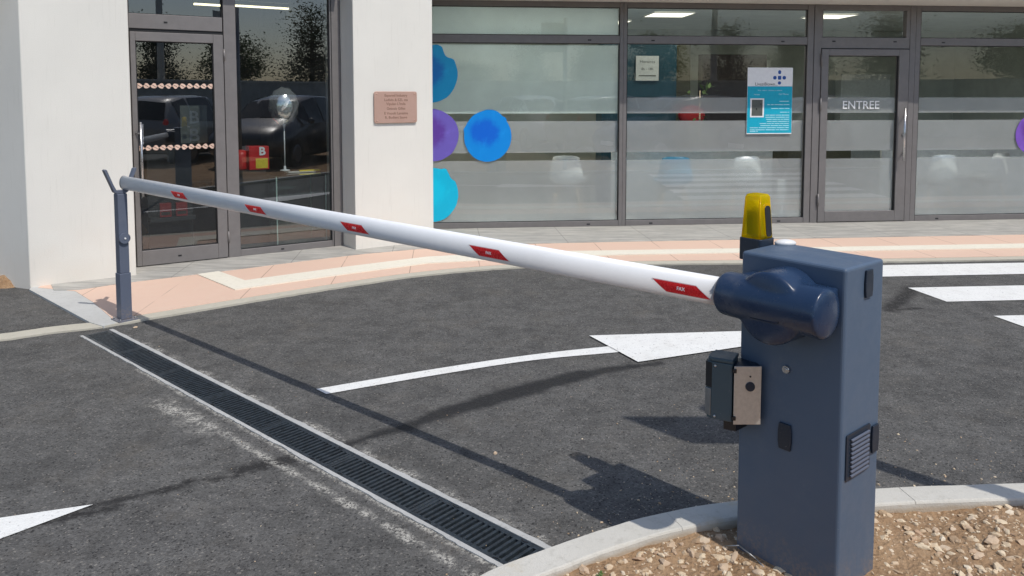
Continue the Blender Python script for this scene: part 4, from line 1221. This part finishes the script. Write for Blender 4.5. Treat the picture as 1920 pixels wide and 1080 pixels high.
# warning lamp fixed beside the top edge
LX, LY = -.398, .150
lb = MB().prism([(LX + p[0], LY + p[1]) for p in rrect(.088, .088, .012)], .985, 1.062)
lo_ = lb.build('warning_lamp', 'cap', bar, bevel=.003)
MB().box(LX + .03, -CW - .0005, LY - .03, LY + .03, .99, 1.03).build('bracket', 'cap', lo_)
ln = MB(); rings = []
for z, s_, r_ in ((1.0625, .080, .014), (1.08, .079, .014), (1.14, .071, .014), (1.19, .0655, .014), (1.205, .064, .014), (1.211, .060, .013), (1.2135, .052, .012)):
    rings.append([ln.bm.verts.new((LX + p[0], LY + p[1], z)) for p in rrect(s_, s_, min(r_, s_ / 2.2))])
for a, b in zip(rings, rings[1:]):
    k = len(a)
    for i in range(k): ln.bm.faces.new((a[i], a[(i + 1) % k], b[(i + 1) % k], b[i])).smooth = True
ln.bm.faces.new(rings[-1]); ln.bm.faces.new(rings[0][::-1])
ln.build('lens', 'lens', lo_)
MB().box(LX - .026, LX + .012, LY - .024, LY + .026, 1.0630, 1.155).build('lamp_unit', 'olive', lo_, bevel=.003)
MB().tube((LX - .004, LY, 1.1555), (LX - .004, LY, 1.19), .016, .012, 16).build('bulb', 'print_white', lo_)
for sx in (-1, 1):
    for sy in (-1, 1): MB().tube((LX + sx * .034, LY + sy * .034, 1.064), (LX + sx * .027, LY + sy * .027, 1.205), .0045, .0035, 8).build('lens_rib', 'lens', lo_)
tilt = T(LX + .0385, LY + .004, 1.07) @ Matrix.Rotation(R(-5.5), 4, 'Y')
ytrim = MB().extr([(p[0], p[1] + .055) for p in rrect(.044, .118, .018)], -.006, .0)
ytrim.xf(tilt @ RX); ytrim.build('lens_rim', 'lens', lo_, bevel=.002)
dk = MB().extr([(p[0], p[1] + .052) for p in rrect(.033, .106, .013)], -.0085, -.0062)
dk.xf(tilt @ RX); dk.build('dark_window', 'black', lo_, bevel=.001)
# receiver puck on the lid
pk = MB().sphere((-.322, .205, CH + .006), .037, (1, .62, .36), 28, 14)
pk.xf(T(-.322, .205, 0) @ Matrix.Rotation(R(51), 4, 'Z') @ T(.322, -.205, 0))
pk.build('receiver_dome', 'white', bar)
# card reader on the lane side of the cabinet edge
pc = Vector((.712, 2.442, .55))        # vertical edge between plate and housing
ud = Vector((-.88, .47, 0)).normalized(); un = Vector((-ud.y, ud.x, 0)) * 1.0
if un.y > 0: un = -un
HZ0, HZ1 = .493, .685
def fp(a, b): return (pc + ud * a - un * b)[:2]
hs = MB().prism([fp(0, 0), fp(.066, 0), fp(.084, .010), fp(.088, .035), fp(.080, .085), fp(.0, .085)], HZ0, HZ1)
hso = hs.build('card_reader', 'housing', bar, world=True, bevel=.004)
tp = MB().prism([fp(-.002, -.002), fp(.064, -.002), fp(.080, .006), fp(.084, .035), fp(.075, .087), fp(-.002, .087)], HZ1 + .001, HZ1 + .014)
tp.build('reader_top', 'housing', hso, world=True, bevel=.004)
MB().prism([fp(.069, -.0015), fp(.090, .0105), fp(.093, .035), fp(.0885, .036), fp(.0855, .013), fp(.068, .003)], HZ0 + .01, HZ0 + .10).build('reader_window', 'alu', hso, world=True, bevel=.002)
MB().prism([fp(.067, -.002), fp(.089, .010), fp(.091, .034), fp(.0885, .035), fp(.0855, .013), fp(.066, .002)], HZ0 + .105, HZ1 - .004).build('reader_cap', 'black', hso, world=True, bevel=.002)
for a in (.055,):
    for z in (HZ0 + .012, HZ1 - .012):
        q = pc + ud * a; MB().sphere((q.x + un.x * .001, q.y + un.y * .001, z), .0045, (1, 1, 1), 10, 6).build('screw', 'steel', hso, world=True)
pw = .088
px0, py0 = pc.x + .004, pc.y - .006
st_ = MB().box(px0, px0 + pw, py0, py0 + .003, HZ0 - .004, HZ1 - .004)
sto = st_.build('steel_plate', 'plate', bar, world=True, bevel=.001)
MB().tube((px0 + .052, py0 - .0005, HZ0 + .122), (px0 + .052, py0 - .005, HZ0 + .122), .0155, .0145, 24).build('call_button', 'cap', sto, world=True)
MB().tube((px0 + .052, py0 - .0003, HZ0 + .155), (px0 + .052, py0 - .0015, HZ0 + .155), .003, .003, 10).build('microphone_hole', 'black', sto, world=True)
m = MB()
for z in (HZ0 + .018, HZ1 - .018): m.box(px0 - .006, px0 + .006, py0 - .006, py0 + .006, z - .006, z + .006)
m.build('plate_clip', 'black', sto, world=True)
MB().prism([(px0 + .002, py0 + .0045), (px0 + pw - .001, py0 + .0045), (px0 + pw - .001, py0 + .08), (px0 + .02, py0 + .09)], HZ0 - .002, HZ1 - .006).build('back_box', 'cap', sto, world=True, bevel=.002)
MB().prism([fp(-.01, .02), fp(.03, .02), fp(.03, .08), fp(-.04, .10)], HZ0 - .035, HZ0 - .0045).build('mounting_bracket', 'black', hso, world=True)
# cable stub at the base
cbm = MB(); pp = [(.72, 2.52, .03), (.76, 2.49, .05), (.80, 2.44, .035), (.83, 2.40, .015)]
for a, b in zip(pp, pp[1:]): cbm.tube(a, b, .0025, seg=8)
tag(cbm.build('cable', 'alu'), 'thin grey wire curling from the dirt at the cabinet foot', 'cable')

# ================================================================== ARM REST POST
PB = Vector((-2.668, 5.235, .0))
BD = Vector((AD.x, AD.y, 0)).normalized(); BN = Vector((BD.y, -BD.x, 0))
if BN.y > 0: BN = -BN
post = thing('rest_post', 'slim grey blue rest post with forked top holding the arm end', 'post', PB + Vector((0, 0, .012)), math.atan2(BD.y, BD.x))
# local x along the arm towards the cabinet, local y away from the camera
MB().box(-.065, .065, -.065, .065, 0, .012).build('base_plate', 'post', post, bevel=.002)
MB().box(-.037, .037, -.037, .037, .0125, .33).build('lower_tube', 'post', post, bevel=.004)
MB().box(-.032, .032, -.032, .032, .3305, .875).build('upper_tube', 'post', post, bevel=.004)
fk = MB()
fk.extr([(-.030, 0), (.030, 0), (.048, .014), (.062, .050), (.108, .165), (.098, .172), (.088, .166), (.048, .060), (.030, .024), (-.030, .024), (-.048, .060), (-.088, .166), (-.098, .172), (-.108, .165), (-.062, .050), (-.048, .014)], -.019, .019)
fk.xf(T(0, 0, .8755) @ Matrix.Rotation(R(90), 4, 'Z'))
fk.build('fork', M['alu_dark'] if 'alu_dark' in M else 'post', post, bevel=.003)
MB().tube((.0325, 0, .572), (.050, 0, .572), .037, .036, 32).build('round_plate', 'post', post)
MB().tube((.0505, 0, .572), (.056, 0, .572), .007, .006, 12).build('bolt', 'white', post)
for sx in (-1, 1):
    for sy in (-1, 1): MB().tube((sx * .05, sy * .05, .0125), (sx * .05, sy * .05, .021), .008, .007, 6).build('anchor_bolt', 'alu', post)
one_stone(-2.52, 5.08, .006, .013, 77, 'small white chip lying on asphalt beside the rest post foot')

# ================================================================== what stands behind the camera (seen in the glass, or by its shadow)
BS = Vector((2.45, 2.22, 0))
sg = thing('sign_post', 'road sign on a slim pole, seen by its shadow beyond the right edge', 'sign', BS)
MB().tube((0, 0, 0), (0, 0, 3.15), .045, .045, 16).build('pole', 'alu', sg)
MB().box(-.50, .06, -.052, -.046, 2.45, 3.05).build('sign_panel', 'alu', sg, bevel=.002)

def car_paint(name, col):
    b = NB(name); return b.done(b.bsdf(col, .3, 0, None, coat=1.0))
def make_car(paint, label):
    t = thing('parked_car', label, 'car', (0, 0, 0), 0, 'cars parked across the lane')
    # stations: x, z bottom, z belt, z top, half width low, belt, top   (x forward)
    S_ = [(-2.1, .45, .80, .82, .70, .74, .70), (-2.0, .30, .95, 1.02, .80, .82, .72), (-1.75, .26, 1.0, 1.42, .86, .86, .62), (-1.1, .22, .98, 1.54, .89, .88, .63), (-.1, .20, .95, 1.56, .90, .89, .64),
          (.55, .20, .93, 1.44, .90, .88, .62), (1.05, .20, .92, 1.05, .90, .86, .66), (1.6, .24, .84, .92, .88, .82, .64), (1.98, .30, .72, .78, .82, .76, .60), (2.12, .40, .60, .64, .66, .66, .56)]
    def ring(s):
        x, zb, zl, zt, wl_, wb, wt = s
        h = [(wl_ * .82, zb), (wl_, zb + .12), (wb + .015, (zb + zl) / 2 + .08), (wb, zl), (wb * .35 + wt * .65, zl + (zt - zl) * .65), (wt, zt - .03 * min(1, (zt - zl) * 4)), (wt * .55, zt + .012), (0, zt + .018)]
        return [(x, -y, z) for y, z in h] + [(x, y, z) for y, z in h[-2::-1]]
    m = MB(); RR = [[m.bm.verts.new(p) for p in ring(s)] for s in S_]
    for a, b in zip(RR, RR[1:]):
        for i in range(len(a) - 1): m.bm.faces.new((a[i], a[i + 1], b[i + 1], b[i])).smooth = True
        m.bm.faces.new((a[-1], a[0], b[0], b[-1]))
    m.bm.faces.new(RR[0]); m.bm.faces.new(RR[-1][::-1])
    m.build('body', paint, t)
    g = MB(); n = len(ring(S_[0]))
    def q(i, j, fx=0.0):
        a, b = Vector(ring(S_[i])[j]), Vector(ring(S_[i + 1])[j]) if i + 1 < len(S_) else None
        v = a.lerp(b, fx) if fx else a
        return Vector((v.x, v.y * 1.012 + (.004 if v.y > 0 else -.004), v.z))
    for side in (0, 1):
        J = (3, 4, 5) if side == 0 else (n - 4, n - 5, n - 6)
        for i, f0, f1 in ((2, .15, .95), (3, .05, .96), (4, .04, .96), (5, .05, .7)):
            for ja, jb in ((J[0], J[1]), (J[1], J[2])):
                g.poly([q(i, ja, f0), q(i, ja, f1), q(i, jb, f1), q(i, jb, f0)])
    g.build('side_window', 'glass_car', t)
    g = MB()
    up = lambda v: Vector((v.x + .01, v.y * .93, v.z + .012))
    a, b = ring(S_[5]), ring(S_[6]); g.poly([up(Vector(a[5])), up(Vector(a[7])), up(Vector(b[7])), up(Vector(b[5]))]); g.poly([up(Vector(a[7])), up(Vector(a[n - 6])), up(Vector(b[n - 6])), up(Vector(b[7]))])
    g.build('windscreen', 'glass_car', t)
    g = MB(); dn = lambda v: Vector((v.x - .012, v.y * .92, v.z + .01))
    a, b = ring(S_[2]), ring(S_[1]); g.poly([dn(Vector(a[5])), dn(Vector(a[7])), dn(Vector(b[7])), dn(Vector(b[5]))]); g.poly([dn(Vector(a[7])), dn(Vector(a[n - 6])), dn(Vector(b[n - 6])), dn(Vector(b[7]))])
    g.build('rear_window', 'glass_car', t)
    for sx in (-1.3, 1.3):
        for sy in (-1, 1):
            wh = MB().tube((sx, sy * .72, .31), (sx, sy * .915, .31), .31, .31, 28).build('wheel', 'blackrub', t)
            MB().tube((sx, sy * .916, .31), (sx, sy * .93, .31), .20, .17, 20).build('rim', 'alu', wh)
    for sy in (-1, 1):
        MB().sphere((1.93, sy * .62, .68), .14, (.7, 1, .55), 14, 8).build('headlight', 'white', t)
        MB().sphere((-2.0, sy * .70, .92), .10, (.5, .8, 1.3), 14, 8).build('tail_light', 'red', t)
        MB().sphere((.72, sy * .98, 1.0), .09, (.6, 1, .7), 12, 8).build('wing_mirror', paint, t)
    MB().box(2.115, 2.13, -.26, .26, .42, .52).build('number_plate', 'print_white', t)
    return t
M['car_dark'] = car_paint('dark_car_paint', (.045, .047, .055)); M['car_white'] = car_paint('white_car_paint', (.72, .73, .74)); M['car_grey'] = car_paint('grey_car_paint', (.28, .29, .30))
ca = make_car('car_dark', 'dark hatchback reflected in the shop window behind the foil balloon'); ca.location = (5.9, .2, 0); ca.rotation_euler = (0, 0, R(165))
cb = make_car('car_grey', 'grey hatchback with red tail light reflected in the shop door'); cb.location = (5.4, -2.6, 0); cb.rotation_euler = (0, 0, R(-20))
cw = make_car('car_white', 'white car reflected in the pale frosted window'); cw.location = (3.6, -5.6, 0); cw.rotation_euler = (0, 0, R(80))
dup(cw, (8.6, -6.4, 0), R(100), 'white car reflected low in the teal window left of the notice')
dup(ca, (8.4, 1.8, 0), R(170), 'dark car reflected at the right of the shop window')

def mk_leaf(name, a, b_):
    b = NB(name); r_ = b.n('ShaderNodeNewGeometry').outputs['Random Per Island']
    c = b.mix(r_, a, b_)
    d = b.shader('ShaderNodeBsdfDiffuse', Color=c); t = b.shader('ShaderNodeBsdfTranslucent', Color=c)
    return b.done(b.mixs(.25, d, t))
M['leaf'] = mk_leaf('tree_leaves', (.025, .05, .014), (.085, .12, .04)); M['leaf2'] = mk_leaf('tree_leaves_dark', (.012, .028, .012), (.04, .065, .028))
M['bark'] = simple('bark', (.10, .075, .055), .9)
def make_tree(h, conifer, seed, label):
    rnd = random.Random(seed)
    t = thing('pine_tree' if conifer else 'leafy_tree', label, 'tree', (0, 0, 0), 0, 'trees behind the car park, seen in the glass')
    k = MB(); k.tube((0, 0, -.1), (0, 0, h * .55), .16, .09, 10); k.tube((0, 0, h * .55), (0, 0, h * .9), .09, .03, 8)
    m = MB()
    for i in range(14):
        a = rnd.uniform(0, 6.28); z = h * rnd.uniform(.3, .85); l = (h * .28) * (1.05 - z / h if conifer else .8)
        k.tube((0, 0, z), (l * math.cos(a), l * math.sin(a), z + (l * .2 if conifer else l * .6)), .04, .012, 6)
    k.build('trunk', 'bark', t)
    cl = []
    for i in range(46):
        a = rnd.uniform(0, 6.28)
        if conifer: z = rnd.uniform(.16, 1.0); r = (1.02 - z) * .30 * rnd.uniform(.3, 1.1)
        else: z = rnd.uniform(.34, 1.0); r = .30 * math.sqrt(max(.05, 1 - ((z - .64) / .38) ** 2)) * rnd.uniform(.2, 1.05)
        cl.append((Vector((r * h * math.cos(a), r * h * math.sin(a), z * h)), h * rnd.uniform(.05, .11)))
    for i in range(8000):
        c, s_ = rnd.choice(cl)
        p = c + Vector((rnd.gauss(0, 1) * s_, rnd.gauss(0, 1) * s_, rnd.gauss(0, .7) * s_))
        u = Vector((rnd.gauss(0, 1), rnd.gauss(0, 1), rnd.gauss(0, .5))).normalized(); v_ = u.orthogonal().normalized()
        e = rnd.uniform(.03, .075)
        m.poly([p - u * e, p + v_ * e * .5, p + u * e, p - v_ * e * .5])
    m.build('crown', 'leaf2' if conifer else 'leaf', t)
    return t
t1 = make_tree(3.9, False, 1, 'broad leafy tree behind the boundary wall'); t1.location = (9, -17, 0)
t2 = make_tree(4.4, True, 2, 'dark pointed conifer behind the boundary wall'); t2.location = (14.5, -14.5, 0)
for i, (x, y, s_, q) in enumerate(((6.2, -18, .95, t2), (11.6, -16, 1.1, t1), (17.2, -13, 1.05, t1), (20, -11, 1.2, t2), (23.5, -8, 1.1, t1), (26, -5, 1.0, t2), (3.5, -19, .8, t1), (27.5, -1, 1.1, t1), (30, 3, 1.1, t2))):
    dup(q, (x, y, 0), i * 1.3, None, s_)
bw = thing('boundary_wall', 'grey block boundary wall with pale coping behind the parked cars', 'wall', (0, 0, 0))
WP = [(-6, -15.5), (8, -13.5), (18, -10), (25, -3), (28, 6)]
for a, b in zip(WP, WP[1:]):
    d_ = Vector((b[0] - a[0], b[1] - a[1], 0)); n_ = Vector((-d_.y, d_.x, 0)).normalized() * .1
    A_, B_ = Vector((*a, 0)), Vector((*b, 0))
    MB().prism([(A_ - n_)[:2], (B_ - n_)[:2], (B_ + n_)[:2], (A_ + n_)[:2]], -.1, 2.1).build('wall_length', M['room_floor'], bw)
    MB().prism([(A_ - n_ * 1.5)[:2], (B_ - n_ * 1.5)[:2], (B_ + n_ * 1.5)[:2], (A_ + n_ * 1.5)[:2]], 2.101, 2.18).build('coping', M['kerb'], bw)
pt = thing('utility_pole', 'tall concrete utility pole with two wires behind the trees', 'pole', (12.6, -12.0, 0))
MB().tube((0, 0, 0), (0, 0, 7.5), .15, .10, 12).build('shaft', 'kerb', pt)
MB().box(-.7, .7, -.05, .05, 7.1, 7.2).build('cross_arm', 'alu', pt)
w_ = MB()
for o_ in (-.5, .5): w_.tube((o_, 0, 7.2), (o_ + 14, 9, 6.6), .02, seg=6); w_.tube((o_, 0, 7.2), (o_ - 16, -4, 6.6), .02, seg=6)
w_.build('wire', 'black', pt)
